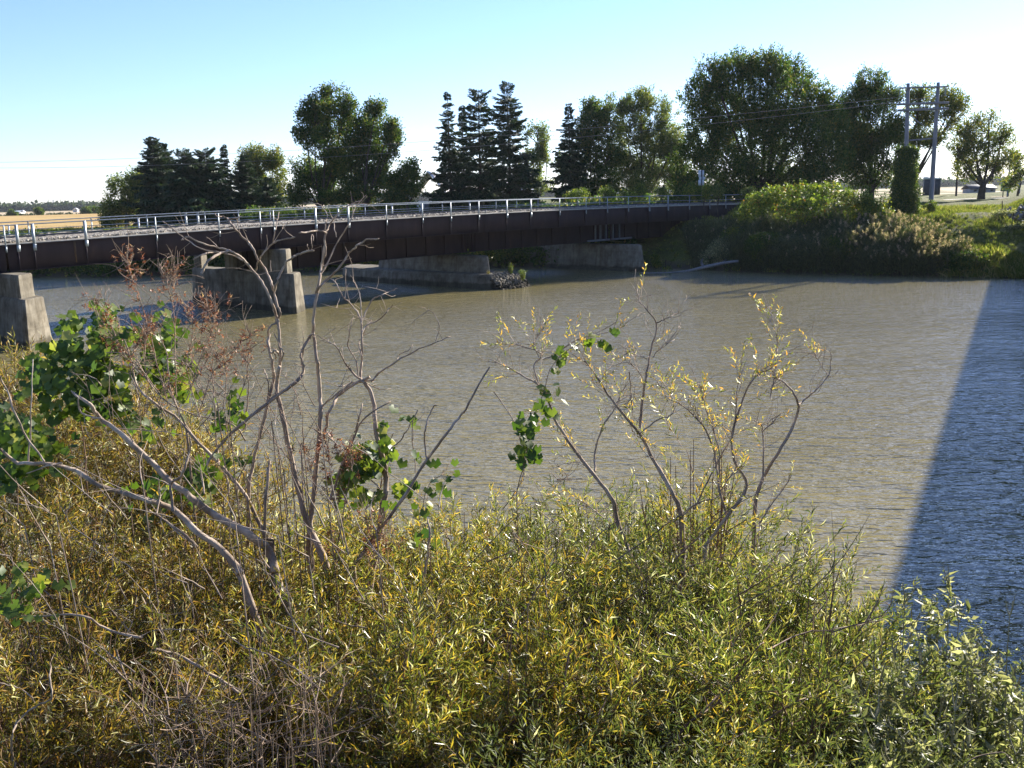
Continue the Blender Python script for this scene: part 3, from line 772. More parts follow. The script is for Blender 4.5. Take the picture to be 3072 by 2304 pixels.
def plain_cluster(n, size, leafL, leafW, up=0.5, flat=1.0, spread=1.0):
    """clump of small leaf faces round the origin, leaning towards +Z"""
    V = []; F = []
    for i in range(n):
        p = rng.normal(0, 0.42, 3) * np.array([1, 1, flat]) * size
        d = norm(rng.normal(size=3) * spread + np.array([0, 0, up]) + p / size * 0.6)
        l = leafL * rng.uniform(0.6, 1.3); w_ = leafW * rng.uniform(0.7, 1.3)
        v = np.array([(0, 0, 0), (-w_ / 2, 0.05 * l, l * 0.5), (0, 0, l), (w_ / 2, 0.05 * l, l * 0.5)])
        V.append(rot_to(v, d, rng.uniform(0, 6.28)) + p); F.append(np.array([[0, 3, 2, 1]]) + 4 * i)
    return np.vstack(V), np.vstack(F)
CL_ROUND = [plain_cluster(20, 0.62, 0.30, 0.20, 0.2) for _ in range(8)]
CL_SPIKE = [plain_cluster(20, 0.42, 0.34, 0.15, 1.2, flat=2.1) for _ in range(8)]     # upswept sprays
CL_SMALL = [plain_cluster(18, 0.30, 0.15, 0.11, 0.3) for _ in range(8)]
def bough_template():
    """flat hanging spruce bough, one unit long along +Z, 'down' is -Y"""
    V = []; F = []; k = 0
    for i in range(150):
        t = 0.12 + 0.88 * rng.random(); side = rng.choice([-1, 1]); wdt = 0.36 * (1.05 - t) ** 0.7 * rng.random()
        p = np.array([side * wdt, -0.10 * wdt * 2 - 0.05 * rng.random(), t])
        d = norm(np.array([side * rng.uniform(0.3, 1.0), -rng.uniform(0.0, 0.7), 0.8]))
        l = rng.uniform(0.10, 0.20); w_ = rng.uniform(0.028, 0.06)
        v = np.array([(0, 0, 0), (-w_ / 2, 0, l * 0.5), (0, 0, l), (w_ / 2, 0, l * 0.5)])
        V.append(rot_to(v, d, rng.uniform(0, 6.28)) + p); F.append(np.array([[0, 3, 2, 1]]) + k); k += 4
    return np.vstack(V), np.vstack(F)
BOUGHS = [bough_template() for _ in range(7)]

# ------------------------------------------------------------------ trees on the far bank
def ground_under(x, y, z=None): return float(gz(x, y))
def in_noise(P, sc, thr, seed):
    return np.array([mnoise.noise(Vector((p[0] * sc + seed, p[1] * sc, p[2] * sc + seed * .37))) > thr for p in P])
def broadleaf(base_dx, D, blobs, leaf, label, dens=1.0, templ=CL_ROUND, size=1.0, thr=-0.18, group='trees along the far bank', name='broadleaf_tree', cat='tree', trunk_r=0.28, limbs=14, gy_=None, base_y=None):
    b = dsp(base_dx, 450, D); bz = ground_under(b[0], b[1]); base = np.array([b[0], b[1], bz - 0.15])
    t = empty(name, base, label, cat, group)
    fol = MB(); wood = MB()
    cs = []; TT = []; ZZ = []
    top = None
    for (cx, cy, rx, ry) in blobs:
        k = D / FPX * 1024 / 2212
        dd = D + rng.normal(0, 0.35) * rx * k
        c = dsp(cx, cy, dd); rxx, rzz = rx * k, ry * k; ryy = rxx * 0.85
        cs.append((c, rxx, rzz))
        n = int(dens * (50 if dens < 2 else 13) * (rxx * rzz) ** 0.95) + 12
        d = norm(rng.normal(size=(n * 2, 3)))
        rr = rng.random(n * 2) ** 0.42
        wob = np.array([1 + 0.30 * mnoise.noise(Vector(tuple(q * 2.2 + c * 0.37))) for q in d])
        P = d * (rr * wob)[:, None] * np.array([rxx, ryy, rzz]) * 1.0
        keep = in_noise(P + c, 0.42, thr, cx * 0.1)
        P = P[keep][:n]; d = d[keep][:n]
        TT.append(P + c)
        ZZ.append(norm(P / np.array([rxx, ryy, rzz]) * 0.8 + np.array([0, 0, 0.75]) + rng.normal(0, 0.25, P.shape)))
        for q in P[rng.permutation(len(P))[:max(3, int(limbs * rxx / 6))]]:
            e = q + c; s_ = c + np.array([0, 0, -rzz * 0.55]) + (e - c) * 0.15
            mid = (s_ + e) / 2 + rng.normal(0, 0.08 * rxx, 3)
            wood.tube(crom([s_, mid, e], 3), np.linspace(0.055, 0.012, 7) * (D / 115) * 1.0, 4)
    T = np.vstack(TT); Z = np.vstack(ZZ)
    T[:, 2] = np.maximum(T[:, 2], bz + 0.3)
    scatter(fol, templ, Z, T, rng.uniform(0.7, 1.2, len(T)) * size * (0.88 if dens < 2 else 1))
    # trunk and limbs up to every lobe
    lo = min(c[2] - rz for c, rx, rz in cs)
    fork = base + np.array([rng.normal(0, .1), 0, max(1.5, (lo - bz) * 0.9 + 0.6)])
    wood.tube(crom([base, (base + fork) / 2 + np.array([rng.normal(0, .12), 0, 0]), fork], 4), np.linspace(trunk_r * 1.25, trunk_r * 0.85, 9), 8)
    for c, rx, rz in cs:
        e = c + np.array([0, 0, rz * 0.5]); m1 = fork * 0.55 + (c - np.array([0, 0, rz * 0.6])) * 0.45 + rng.normal(0, 0.25, 3)
        wood.tube(crom([fork - np.array([0, 0, 0.3]), m1, c, e], 4), np.linspace(trunk_r * 0.40, 0.03, 13), 6)
    wood.build('trunk', M['bark'], t, smooth=True)
    fol.build('crown', M[leaf], t)
    return t
def spruce(apx, apy, hw, D, label, base_y=490, open_=0.0, name='spruce_tree', group='conifers along the far bank', bare=0.06, power=0.8, tip_w=0.02):
    top = dsp(apx, apy, D); b = np.array([top[0], top[1], 0]); bz = ground_under(*b[:2]); H = top[2] - bz; k = D / FPX * 1024 / 2212
    W = hw * k; base = np.array([b[0], b[1], bz - 0.15])
    t = empty(name, base, label, 'conifer', group)
    wood = MB(); lean = rng.normal(0, 0.012, 2) * H
    ax = lambda f: base + np.array([lean[0] * f * f, lean[1] * f * f, (H + .15) * f])
    wood.tube([ax(f) for f in np.linspace(0, 1, 8)], np.linspace(0.22, 0.02, 8) * H / 14, 7)
    T = []; Z = []; S = []; Yd = []
    nw = int(H / 0.27)
    for i in range(nw):
        f = bare + (1 - bare) * (i + 0.5) / nw
        if rng.random() < open_ * 0.4 and f < 0.9: continue
        L = W * ((1 - f) ** power) * (1 + 0.22 * math.sin(i * 1.7 + apx)) + W * tip_w + 0.12
        if f < 0.18: L *= 0.75 + f * 1.4
        nb = int(rng.integers(6, 9) * (1.5 if open_ < .1 else 1)) if f < 0.93 else 4
        for j in range(nb):
            if rng.random() < open_ * 0.55: continue
            a = rng.uniform(0, 6.28); l = L * rng.uniform(0.45, 1.2)
            up = 0.55 * (f - 0.55) + rng.normal(0, 0.22) + (0.5 if f > 0.9 else 0)
            d = norm(np.array([math.cos(a), math.sin(a), up]))
            T.append(ax(min(f + rng.normal(0, .018), .99))); Z.append(d); S.append(l)
            if l > 0.9:
                wood.tube([T[-1], T[-1] + d * l * 0.5 + np.array([0, 0, -0.02 * l]), T[-1] + d * l * 0.92], [0.03, 0.02, 0.008], 3)
    T = np.array(T); Z = np.array(Z); S = np.array(S)
    X = norm(np.cross(np.tile([0, 0, 1.0], (len(Z), 1)), Z)); Y = np.cross(Z, X)
    Mx = np.stack([X, Y, Z], -1)
    fol = MB(); kk = rng.integers(0, len(BOUGHS), len(T))
    for i, (tV, tF) in enumerate(BOUGHS):
        m_ = kk == i
        if m_.any():
            s_ = np.stack([np.maximum(S[m_], 1.2) * 1.15, np.maximum(S[m_], 1.2) * 1.3, S[m_]], -1)
            fol.add(*place(tV, tF, Mx[m_], T[m_], s_))
    wood.build('trunk', M['bark'], t, smooth=True)
    fol.build('crown', M['spruce'], t)
    return t

broadleaf(272, 136, [(275, 420, 42, 45), (250, 455, 34, 35), (300, 400, 30, 35), (235, 475, 22, 22)], 'maple_light', 'light olive rounded tree at the left end of the tree row beside the crop field')
spruce(326, 297, 58, 131, 'tall dense dark spruce with a sharp tip, leftmost conifer of the row', power=0.62)
spruce(353, 308, 50, 134, 'dense spruce tucked behind the right shoulder of the leftmost tall spruce', power=0.6)
spruce(398, 328, 56, 128, 'broad dark spruce between the leftmost tall spruce and the blunt twin spruce', power=0.5, tip_w=0.12)
spruce(440, 325, 58, 130, 'blunt wide spruce left of the thin pointed spruce', power=0.5, tip_w=0.12)
spruce(480, 312, 34, 142, 'thin pointed spruce standing alone against the sky left of the yellowing tree', power=0.85, open_=0.15)
broadleaf(570, 146, [(550, 345, 42, 30), (592, 345, 28, 30), (530, 375, 30, 35), (585, 395, 38, 45), (545, 420, 40, 45)], 'maple_yellow', 'airy yellow green tree behind the small spruces left of the tall maple', thr=-0.1)
spruce(526, 335, 44, 132, 'dark small spruce in front of the yellow green tree, left one', power=0.6)
spruce(578, 385, 46, 130, 'low dark spruce in front of the yellow green tree, right one', power=0.6)
broadleaf(690, 119, [(715, 212, 40, 28), (745, 235, 28, 34), (680, 245, 38, 40), (722, 270, 48, 36), (660, 290, 26, 20), (700, 310, 40, 34), (650, 365, 28, 28), (685, 385, 50, 50), (645, 420, 30, 28), (735, 350, 40, 46), (720, 415, 45, 30)], 'maple', 'tall maple with a round two storey crown, highest tree left of the open spruces', thr=-0.16, trunk_r=0.33)
broadleaf(790, 117, [(812, 238, 24, 24), (795, 270, 34, 34), (838, 285, 26, 34), (775, 310, 36, 36), (820, 330, 40, 38), (850, 300, 18, 30), (760, 365, 40, 44), (815, 390, 46, 40), (780, 420, 50, 25)], 'maple', 'maple with a narrow upright crown leaning against the right side of the tallest left maple', thr=-0.14, trunk_r=0.3)
broadleaf(880, 112, [(878, 368, 30, 24), (905, 372, 18, 20), (858, 395, 30, 26), (895, 400, 26, 22), (850, 425, 30, 18)], 'maple', 'small dark round tree between the tall maples and the open spruces', thr=-0.12, trunk_r=0.16)
spruce(966, 198, 52, 124, 'open thin spruce with a pointed top, first of the three tall ones', base_y=430, open_=0.45, power=0.85, bare=0.08)
spruce(996, 226, 40, 128, 'shorter spruce between the first and second tall open spruces', open_=0.4, power=0.85)
spruce(1031, 195, 42, 123, 'tall spruce with a bushy blunt top, middle of the three tall ones', open_=0.45, power=0.45, tip_w=0.25, bare=0.08)
spruce(1063, 290, 34, 129, 'lower spruce between the middle and the tallest open spruce', open_=0.35, power=0.8)
spruce(1096, 182, 50, 122, 'tallest spruce of the row with dark straight trunk and tapering tip', open_=0.4, power=0.55, tip_w=0.15, bare=0.10)
spruce(1128, 330, 50, 124, 'low wide spruce at the right foot of the tallest spruce', open_=0.2, power=0.7)
broadleaf(1162, 140, [(1160, 290, 28, 26), (1150, 335, 30, 35), (1178, 320, 18, 34), (1165, 385, 30, 34)], 'maple_light', 'pale see through tree just right of the tallest spruce', dens=0.6, thr=-0.05, trunk_r=0.2)
spruce(1229, 222, 52, 129, 'dark spruce rising left of the twin topped dark maple', power=0.8, open_=0.2)
broadleaf(1280, 131, [(1272, 232, 24, 26), (1300, 255, 36, 32), (1268, 290, 40, 40), (1300, 330, 45, 45), (1240, 360, 40, 45), (1290, 390, 50, 34)], 'maple', 'dark maple between the dark spruce and the pale airy tree', thr=-0.14, trunk_r=0.28)
broadleaf(1390, 136, [(1340, 225, 30, 24), (1385, 220, 38, 26), (1430, 245, 32, 32), (1360, 275, 48, 38), (1420, 300, 44, 40), (1350, 340, 45, 40), (1410, 360, 52, 40), (1370, 398, 60, 28), (1452, 320, 30, 50), (1460, 385, 36, 40)], 'maple_light', 'wide pale airy tree left of the huge dark tree', thr=-0.10, templ=CL_SPIKE, trunk_r=0.3)
broadleaf(1640, 112, [(1545, 165, 42, 38), (1600, 148, 45, 36), (1660, 150, 50, 38), (1710, 170, 45, 40), (1520, 215, 46, 44), (1590, 225, 70, 60), (1680, 225, 70, 60), (1755, 215, 45, 45), (1530, 285, 55, 50), (1620, 300, 80, 60), (1720, 295, 75, 60), (1795, 265, 48, 45), (1500, 350, 48, 45), (1570, 370, 75, 45), (1680, 370, 85, 45), (1780, 335, 60, 50), (1760, 385, 60, 30), (1480, 395, 34, 25)], 'maple', 'huge dark round maple, the biggest tree on the far bank', thr=-0.25, templ=CL_SPIKE, trunk_r=0.5, limbs=8)
broadleaf(1880, 118, [(1880, 180, 34, 26), (1860, 215, 42, 34), (1915, 215, 32, 32), (1880, 265, 55, 44), (1850, 320, 48, 48), (1910, 320, 42, 46), (1870, 380, 60, 34), (1832, 250, 34, 52), (1836, 330, 40, 60), (1928, 280, 28, 56)], 'maple', 'dark upright maple right of the huge round one, left of the twin poles', thr=-0.2, templ=CL_SPIKE, trunk_r=0.34)
broadleaf(1968, 122, [(1990, 208, 36, 22), (2035, 212, 38, 22), (2066, 232, 28, 24), (1985, 255, 34, 26), (2040, 262, 34, 22), (1975, 310, 26, 34), (2020, 300, 24, 28), (1960, 370, 24, 28)], 'maple_yellow', 'spreading thin crowned tree behind the twin utility poles', dens=0.85, thr=-0.08, templ=CL_SPIKE, trunk_r=0.3, limbs=24)
broadleaf(2118, 126, [(2095, 285, 34, 26), (2135, 268, 34, 26), (2165, 295, 32, 30), (2070, 325, 28, 28), (2110, 330, 38, 32), (2158, 340, 34, 30), (2085, 368, 28, 24), (2145, 378, 40, 22)], 'maple_yellow', 'yellowing open crowned tree on the grass at the right with a dark trunk', dens=0.7, thr=-0.04, templ=CL_SPIKE, trunk_r=0.42, limbs=26)
broadleaf(2196, 136, [(2195, 345, 18, 16), (2200, 375, 20, 18), (2182, 395, 16, 12)], 'maple_yellow', 'small yellowing tree cut by the right edge of the picture', dens=0.7, trunk_r=0.14)

n = 3400; X = rng.uniform(-32, 36, n); Y = 122 - 0.22 * (X + 32) * .8 + rng.normal(0, 1.6, n)
H_ = (1.7 + 2.0 * np.array([mnoise.noise(Vector((x * .11, 2, 7))) for x in X])) * rng.random(n) ** .6
ok_ = (np.abs(X + 9.5) > 1.6); X, Y, H_ = X[ok_], Y[ok_], H_[ok_]; n = len(X)
m_ = MB(); scatter(m_, CL_ROUND, norm(rng.normal(size=(n, 3)) + np.array([0, 0, .6])), np.stack([X, Y, gz(X, Y) + H_], -1), rng.uniform(.7, 1.2, n))
tag(m_.build('understory', M['maple'], None, origin=(5, 120, 4), kind='stuff'), 'dark undergrowth along the foot of the tree row', 'scrub')

# low shrubs seen over the far railing
SH = [((1250, 418, 24, 10), (1232, 424, 14, 8), 104, 'bright yellow green shrub behind the railing, widest and leftmost'),
      ((1308, 414, 16, 12), (1322, 420, 12, 8), 103, 'bright shrub behind the railing, second from the left'),
      ((1352, 420, 14, 8), (1366, 423, 10, 6), 103, 'low bright shrub behind the railing, third from the left'),
      ((1382, 410, 10, 13), (1386, 420, 12, 8), 102, 'upright spiky shrub behind the railing left of the sign post'),
      ((1427, 412, 12, 11), (1432, 420, 12, 7), 102, 'brownish shrub behind the railing halfway to the sign post'),
      ((1491, 408, 13, 14), (1488, 420, 14, 9), 100, 'pale green shrub just left of the sign post'),
      ((1524, 414, 10, 12), (1526, 424, 12, 7), 99, 'reddish green shrub right below the sign plates'),
      ((1553, 411, 13, 12), (1550, 422, 14, 8), 98, 'silvery shrub right of the sign post'),
      ((1617, 416, 16, 11), (1630, 422, 14, 8), 95, 'silvery shrub at the right end of the railing')]
for a, b, D, lab in SH:
    broadleaf(a[0], D, [a, b], 'vinebush' if 'silvery' not in lab else 'maple_light', lab, dens=7.0, templ=CL_SMALL, size=0.9, thr=-0.5, group='shrubs behind the far railing', name='shrub', cat='shrub', trunk_r=0.05, limbs=4)

# vine covered mounds and bushes on the right bank
broadleaf(1655, 91, [(1640, 442, 40, 26), (1680, 420, 40, 22), (1650, 478, 42, 24), (1612, 470, 24, 18), (1650, 505, 50, 22)], 'vinebush', 'bright vine covered mound at the end of the railway bridge', dens=5.0, templ=CL_SMALL, size=1.15, thr=-0.3, group='bushes on the right bank', name='vine_mound', cat='bush', trunk_r=0.1, limbs=6)
broadleaf(1755, 88, [(1730, 416, 44, 22), (1785, 416, 44, 20), (1755, 450, 70, 28), (1740, 482, 60, 22), (1755, 505, 70, 20)], 'vinebush', 'wide vine covered mound in the middle with a reddish top', dens=5.0, templ=CL_SMALL, size=1.15, thr=-0.3, group='bushes on the right bank', name='vine_mound', cat='bush', trunk_r=0.1, limbs=6)
broadleaf(1865, 86, [(1845, 425, 36, 22), (1885, 432, 34, 24), (1860, 465, 50, 26), (1905, 468, 30, 22), (1870, 498, 50, 22)], 'vinebush', 'vine covered mound against the ivy covered pole', dens=5.0, templ=CL_SMALL, size=1.15, thr=-0.3, group='bushes on the right bank', name='vine_mound', cat='bush', trunk_r=0.1, limbs=6)
for (cx, cy, rx, ry, D, lab) in ((2010, 445, 14, 12, 90, 'yellowish bush at the foot of the ivy covered pole'), (2165, 480, 24, 14, 84, 'dark green bush on the grass slope near the right edge'), (2190, 505, 18, 12, 80, 'dark bush just below the stone heap at the right edge'),
                                 (1415, 565, 12, 20, 92, 'leafy willow sprig growing at the foot of the last pier'), (1440, 582, 10, 9, 90, 'low green sprig between the last pier and the driftwood')):
    broadleaf(cx, D, [(cx, cy, rx, ry), (cx + rx * .5, cy + ry * .5, rx * .7, ry * .6)], 'vinebush' if cx < 2100 else 'weed', lab, dens=9.0, templ=CL_SMALL, size=0.75, thr=-0.5, group='small bushes on the far bank', name='bush', cat='bush', trunk_r=0.04, limbs=4)

# ------------------------------------------------------------------ ivy, twin pole frame, wires, signs, shed and other things on the far bank
def catmull(P, n=10): return crom(P, n)
fr_R = np.array([40.2, 91.0]); 
def pole_top(dx, dy, D): return dsp(dx, dy, D)
frame = empty('pole_frame', (40.2, 91.0, ground_under(40.2, 91.0)), 'twin pole utility frame with crossarms standing on the right bank, one leg covered in ivy', 'utility pole', 'utility pole frames of the power line')
def pole_frame(root, A0, A1, B0, B1):
    """A0..A1 and B0..B1: foot and top of the two poles"""
    for a, b in ((A0, A1), (B0, B1)):
        m_ = MB(); m_.tube([a - np.array([0, 0, .4]), a * .5 + b * .5, b], [0.235, 0.20, 0.15], 10); m_.build('pole', M['wood'], root, smooth=True)
    def at(f, p): return (A0 + (A1 - A0) * f) if p == 0 else (B0 + (B1 - B0) * f)
    dv = B1 - A1; dv[2] = 0; dv = norm(dv)
    for f, ext, th in ((0.965, 0.85, 0.13), (0.845, 1.0, 0.20), (0.80, 1.0, 0.20)):
        a, b = at(f, 0) - dv * ext, at(f, 1) + dv * ext
        sd_ = np.array([dv[1], -dv[0], 0])
        m_ = MB(); m_.beam(a + sd_ * .2, b + sd_ * .2, 0.13, th); m_.build('crossarm', M['wood'], root)
    m_ = MB()
    m_.beam(at(0.78, 0), at(0.60, 1), 0.05, 0.05)
    m_.build('cross_brace', M['galv'], root)
    m_ = MB(); m_.beam(at(0.575, 0), at(0.575, 1), 0.10, 0.14); m_.build('spreader', M['wood'], root)
    out = []
    for p, ext in ((0, 0.75), (1, -0.7)):
        e = at(0.965, p) - dv * ext + np.array([0, 0, -0.08])
        for k in range(6):
            m_ = MB() if k == 0 else m_
            z = e[2] - 0.12 * k
            m_.tube([(e[0], e[1], z), (e[0], e[1], z - .05), (e[0], e[1], z - .1)], [0.03, 0.10, 0.03], 8)
        m_.build('insulator', M['galv'], root)
        out.append(np.array([e[0], e[1], e[2] - 0.70]))
    return out
D_F = 92.0
A1 = dsp(1962, 180, D_F); B1 = dsp(2027, 178, D_F)
A0 = dsp(1953, 470, D_F); A0[:2] = A1[:2] + (A0[:2] - A1[:2]) * 1.0; A0[2] = gz(A0[0], A0[1]); B0 = dsp(2009, 472, D_F); B0[2] = gz(B0[0], B0[1])
frame.location = ((A0 + B0) / 2).tolist()
att = pole_frame(frame, A0, A1, B0, B1)
# the next frame of the line, far off to the left
off = np.array([-152.0, 52.0, 0.0])
frame2 = empty('pole_frame', (A0 + B0) / 2 + off, 'next twin pole frame of the same power line, beyond the left edge', 'utility pole', 'utility pole frames of the power line')
att2 = pole_frame(frame2, A0 + off, A1 + off, B0 + off, B1 + off)
for i, (tgt, lab, sag) in enumerate((((2660, 275, 0, 430), 'upper thin power line wire sagging from the twin poles to the left', 1), ((2812, 267, 0, 489), 'lower power line wire sagging from the twin poles to the left', 1))):
    a = att[i]; b = att2[i]
    P = []
    zm = [3.2, 4.4][i]
    for f in np.linspace(0, 1, 40):
        p = a * (1 - f) + b * f; p = p.copy(); p[2] -= zm * 4 * f * (1 - f) * (0.75); P.append(p)
    m_ = MB(); m_.tube(P, 0.016, 4)
    tag(m_.build('power_line', M['wood'], None, origin=a), lab, 'wire', 'wires of the power line')
# ivy on the left leg
def leafy_mass(T, Z, templ, S):
    m_ = MB(); scatter(m_, templ, Z, T, S); return m_
n = 1500; f = rng.random(n); ang = rng.uniform(0, 6.28, n)
zt = dsp(1955, 318, D_F)[2]
zz = A0[2] - .1 + (zt - A0[2]) * f
rad = (1.15 - 0.5 * f ** 4 + 0.22 * np.sin(f * 9 + ang * 2) + 0.12 * np.sin(f * 23 + ang)) * rng.random(n) ** 0.4
cxy = A0[None, :2] + (A1 - A0)[None, :2] * ((zz - A0[2]) / (A1[2] - A0[2]))[:, None]
T = np.stack([cxy[:, 0] + np.cos(ang) * rad, cxy[:, 1] + np.sin(ang) * rad, zz], -1)
Z = np.stack([np.cos(ang), np.sin(ang), 0.2 + 0 * f], -1)
iv = empty('ivy_plant', (A0[0], A0[1], A0[2]), 'thick dark green ivy wrapped round the left pole of the twin pole frame', 'ivy')
m_ = leafy_mass(T, Z, CL_SMALL, rng.uniform(0.8, 1.25, n)); m_.build('foliage', M['ivy'], iv)
m_ = MB()
for k in range(5):
    a = k * 1.3; m_.tube(crom([A0 + np.array([math.cos(a + q * 1.1) * .28, math.sin(a + q * 1.1) * .28, q * 1.05]) for q in range(6)], 4), 0.035, 5)
m_.build('stem', M['stem'], iv)

# single thin poles on the right
for (dx, dy0, dy1, D, lab) in ((2181, 360, 426, 150, 'thin utility pole by the yellowing tree at the right edge'), (2205, 372, 428, 155, 'thin pole cut by the right edge of the picture'),
                               (2070, 345, 424, 148, 'thin dark pole left of the yellowing open crowned tree')):
    t_ = dsp(dx, dy0, D); b = t_.copy(); b[2] = gz(b[0], b[1]) - .3
    root = empty('thin_pole', b, lab, 'pole', 'thin poles on the right')
    m_ = MB(); m_.tube([b, t_], [0.16, 0.11], 8); m_.build('pole', M['bark'] if dx == 2070 else M['wood'], root)
    m_ = MB(); m_.beam(t_ + np.array([-.6, 0, -.4]), t_ + np.array([.6, 0.1, -.4]), 0.08, 0.1); m_.build('crossarm', M['wood'], root)

# sign seen from behind
b = dsp(1516, 425, 101); b[2] = gz(b[0], b[1]) - .2; tp = dsp(1516, 367, 101)
root = empty('road_sign', b, 'three blank grey backs of road signs stacked on one dark post beyond the bridge', 'sign')
m_ = MB(); m_.box((b + tp) / 2, (0.08, 0.08, tp[2] - b[2])); m_.build('post', M['metal_dark'], root)
for (x0, y0, x1, y1) in ((1509, 368, 1521, 382), (1510.5, 382.5, 1523.5, 387.8), (1509, 388.5, 1521, 400)):
    p = dsp((x0 + x1) / 2, (y0 + y1) / 2, 101); k = 101 / FPX * 1024 / 2212
    m_ = MB(); m_.box(p + np.array([0, 0.07, 0]), ((x1 - x0) * k, 0.02, (y1 - y0) * k)); m_.build('plate', M['sign'], root)
    m_ = MB(); m_.box(p + np.array([0, 0.045, 0]), (0.05, 0.03, (y1 - y0) * k * .9)); m_.build('bracket', M['metal_dark'], root)

# small metal shed
D = 150.0; k = D / FPX * 1024 / 2212
c0 = dsp(2001, 425, D); c1 = dsp(2030, 425, D); zt = dsp(2015, 387, D)[2]; zg = gz(c0[0], c0[1]) - .05
root = empty('shed', (c0[0], c0[1], zg), 'small flat roofed metal shed, dark front and pale side, beyond the right grass slope', 'shed')
dpt = 3.4; ew = 0.35
wL = c1[0] - c0[0]
yaw = R(-28); cx_, sx_ = math.cos(yaw), math.sin(yaw)
ax1 = np.array([cx_, sx_, 0]); ax2 = np.array([-sx_, cx_, 0])
corner = np.array([c1[0], c1[1] - 0.0, zg])          # front right corner
H_ = zt - zg
# front wall (dark) runs left from the corner, side wall (pale) runs back right
fl = corner - np.array([wL / 1.0, -0.9, 0]); sr = corner + np.array([(2041 - 2030) * k, 2.4, 0])
def wall(name, a, b, m, th=0.08, h0=0.0, h1=None):
    m_ = MB(); h = h1 if h1 is not None else H_
    a = a + np.array([0, 0, h0]); b = b + np.array([0, 0, h0]); d = norm(b - a); n_ = np.array([-d[1], d[0], 0]) * th
    P = [a, b, b + n_, a + n_]; P = P + [p + np.array([0, 0, h - h0]) for p in P]
    m_.add(P, [(0, 3, 2, 1), (4, 5, 6, 7), (0, 1, 5, 4), (1, 2, 6, 5), (2, 3, 7, 6), (3, 0, 4, 7)])
    return m_.build(name, m, root)
wall('wall', fl, corner, M['shed_dark']); wall('wall', corner + np.array([0.01, 0.01, 0]), sr, M['shed_light'])
bl = fl + (sr - corner)
wall('wall', sr, bl, M['shed_dark']); wall('wall', bl, fl, M['shed_dark'])
m_ = MB(); up = np.array([0, 0, H_ + 0.002]); P = [fl + up, corner + up, sr + up, bl + up]; cc = sum(P) / 4
P = [p + (p - cc) * 0.07 for p in P]; m_.add(P + [p + np.array([0, 0, .12 + (.25 if i in (0, 3) else 0)]) for i, p in enumerate(P)], [(0, 3, 2, 1), (4, 5, 6, 7), (0, 1, 5, 4), (1, 2, 6, 5), (2, 3, 7, 6), (3, 0, 4, 7)]); m_.build('roof', M['shed_light'], root)
wall('door', fl + (corner - fl) * .55 + np.array([0, -0.06, 0]), fl + (corner - fl) * .85 + np.array([0, -0.06, 0]), M['metal_dark'], 0.03, 0.05, H_ * .78)

# low pale building and green box behind the yellowing tree
def gable(root, x0, x1, y0, y1, zg, he, hr, mw, mr, along='x', door=True):
    m_ = MB()
    if along == 'x':
        P = [(x0, y0, zg), (x1, y0, zg), (x1, y1, zg), (x0, y1, zg), (x0, y0, zg + he), (x1, y0, zg + he), (x1, y1, zg + he), (x0, y1, zg + he), (x0, (y0 + y1) / 2, zg + hr), (x1, (y0 + y1) / 2, zg + hr)]
        m_.add(P, [(0, 1, 5, 4), (2, 3, 7, 6), (1, 2, 6, 5), (3, 0, 4, 7), (4, 8, 7, 7), (5, 6, 9, 9)])
        rf = [[(x0 - .3, y0 - .4, zg + he - .15), (x1 + .3, y0 - .4, zg + he - .15), (x1 + .3, (y0 + y1) / 2, zg + hr + .08), (x0 - .3, (y0 + y1) / 2, zg + hr + .08)],
              [(x0 - .3, y1 + .4, zg + he - .15), (x1 + .3, y1 + .4, zg + he - .15), (x1 + .3, (y0 + y1) / 2, zg + hr + .08), (x0 - .3, (y0 + y1) / 2, zg + hr + .08)]]
    else:
        xm = (x0 + x1) / 2
        P = [(x0, y0, zg), (x1, y0, zg), (x1, y1, zg), (x0, y1, zg), (x0, y0, zg + he), (x1, y0, zg + he), (x1, y1, zg + he), (x0, y1, zg + he), (xm, y0, zg + hr), (xm, y1, zg + hr)]
        m_.add(P, [(0, 1, 5, 4), (2, 3, 7, 6), (1, 2, 6, 5), (3, 0, 4, 7), (4, 5, 8, 8), (6, 7, 9, 9)])
        rf = [[(x0 - .4, y0 - .3, zg + he - .15), (x0 - .4, y1 + .3, zg + he - .15), (xm, y1 + .3, zg + hr + .08), (xm, y0 - .3, zg + hr + .08)],
              [(x1 + .4, y0 - .3, zg + he - .15), (x1 + .4, y1 + .3, zg + he - .15), (xm, y1 + .3, zg + hr + .08), (xm, y0 - .3, zg + hr + .08)]]
    m_.build('wall', mw, root)
    m_ = MB()
    for q in rf:
        q2 = [(a, b, c + .14) for a, b, c in q]; m_.add(q + q2, [(0, 3, 2, 1), (4, 5, 6, 7), (0, 1, 5, 4), (1, 2, 6, 5), (2, 3, 7, 6), (3, 0, 4, 7)])
    m_.build('roof', mr, root)
    if door:
        m_ = MB(); m_.box(((x0 + x1) / 2, y0 - .04, zg + he * .4), ((x1 - x0) * .22, .06, he * .8)); m_.build('door', M['metal_dark'], root)
        for s_ in (-.35, .35):
            m_ = MB(); m_.box(((x0 + x1) / 2 + s_ * (x1 - x0), y0 - .04, zg + he * .6), ((x1 - x0) * .12, .05, he * .3)); m_.build('window', M['glass_dark'], root)
def bld(name, dx0, dx1, dyb, dyt, D, mw, mr, lab, along='x', cat='building', eave=0.6, depth=None, grp=None, door=True):
    a = dsp(dx0, dyb, D); b = dsp(dx1, dyb, D); zt = dsp((dx0 + dx1) / 2, dyt, D)[2]; zg = float(gz(a[0], a[1])) - .1
    root = empty(name, (a[0], D, zg), lab, cat, grp)
    dp = depth or (b[0] - a[0]) * .8
    gable(root, a[0], b[0], D, D + dp, zg, (zt - zg) * eave, (zt - zg), mw, mr, along, door)
    return root
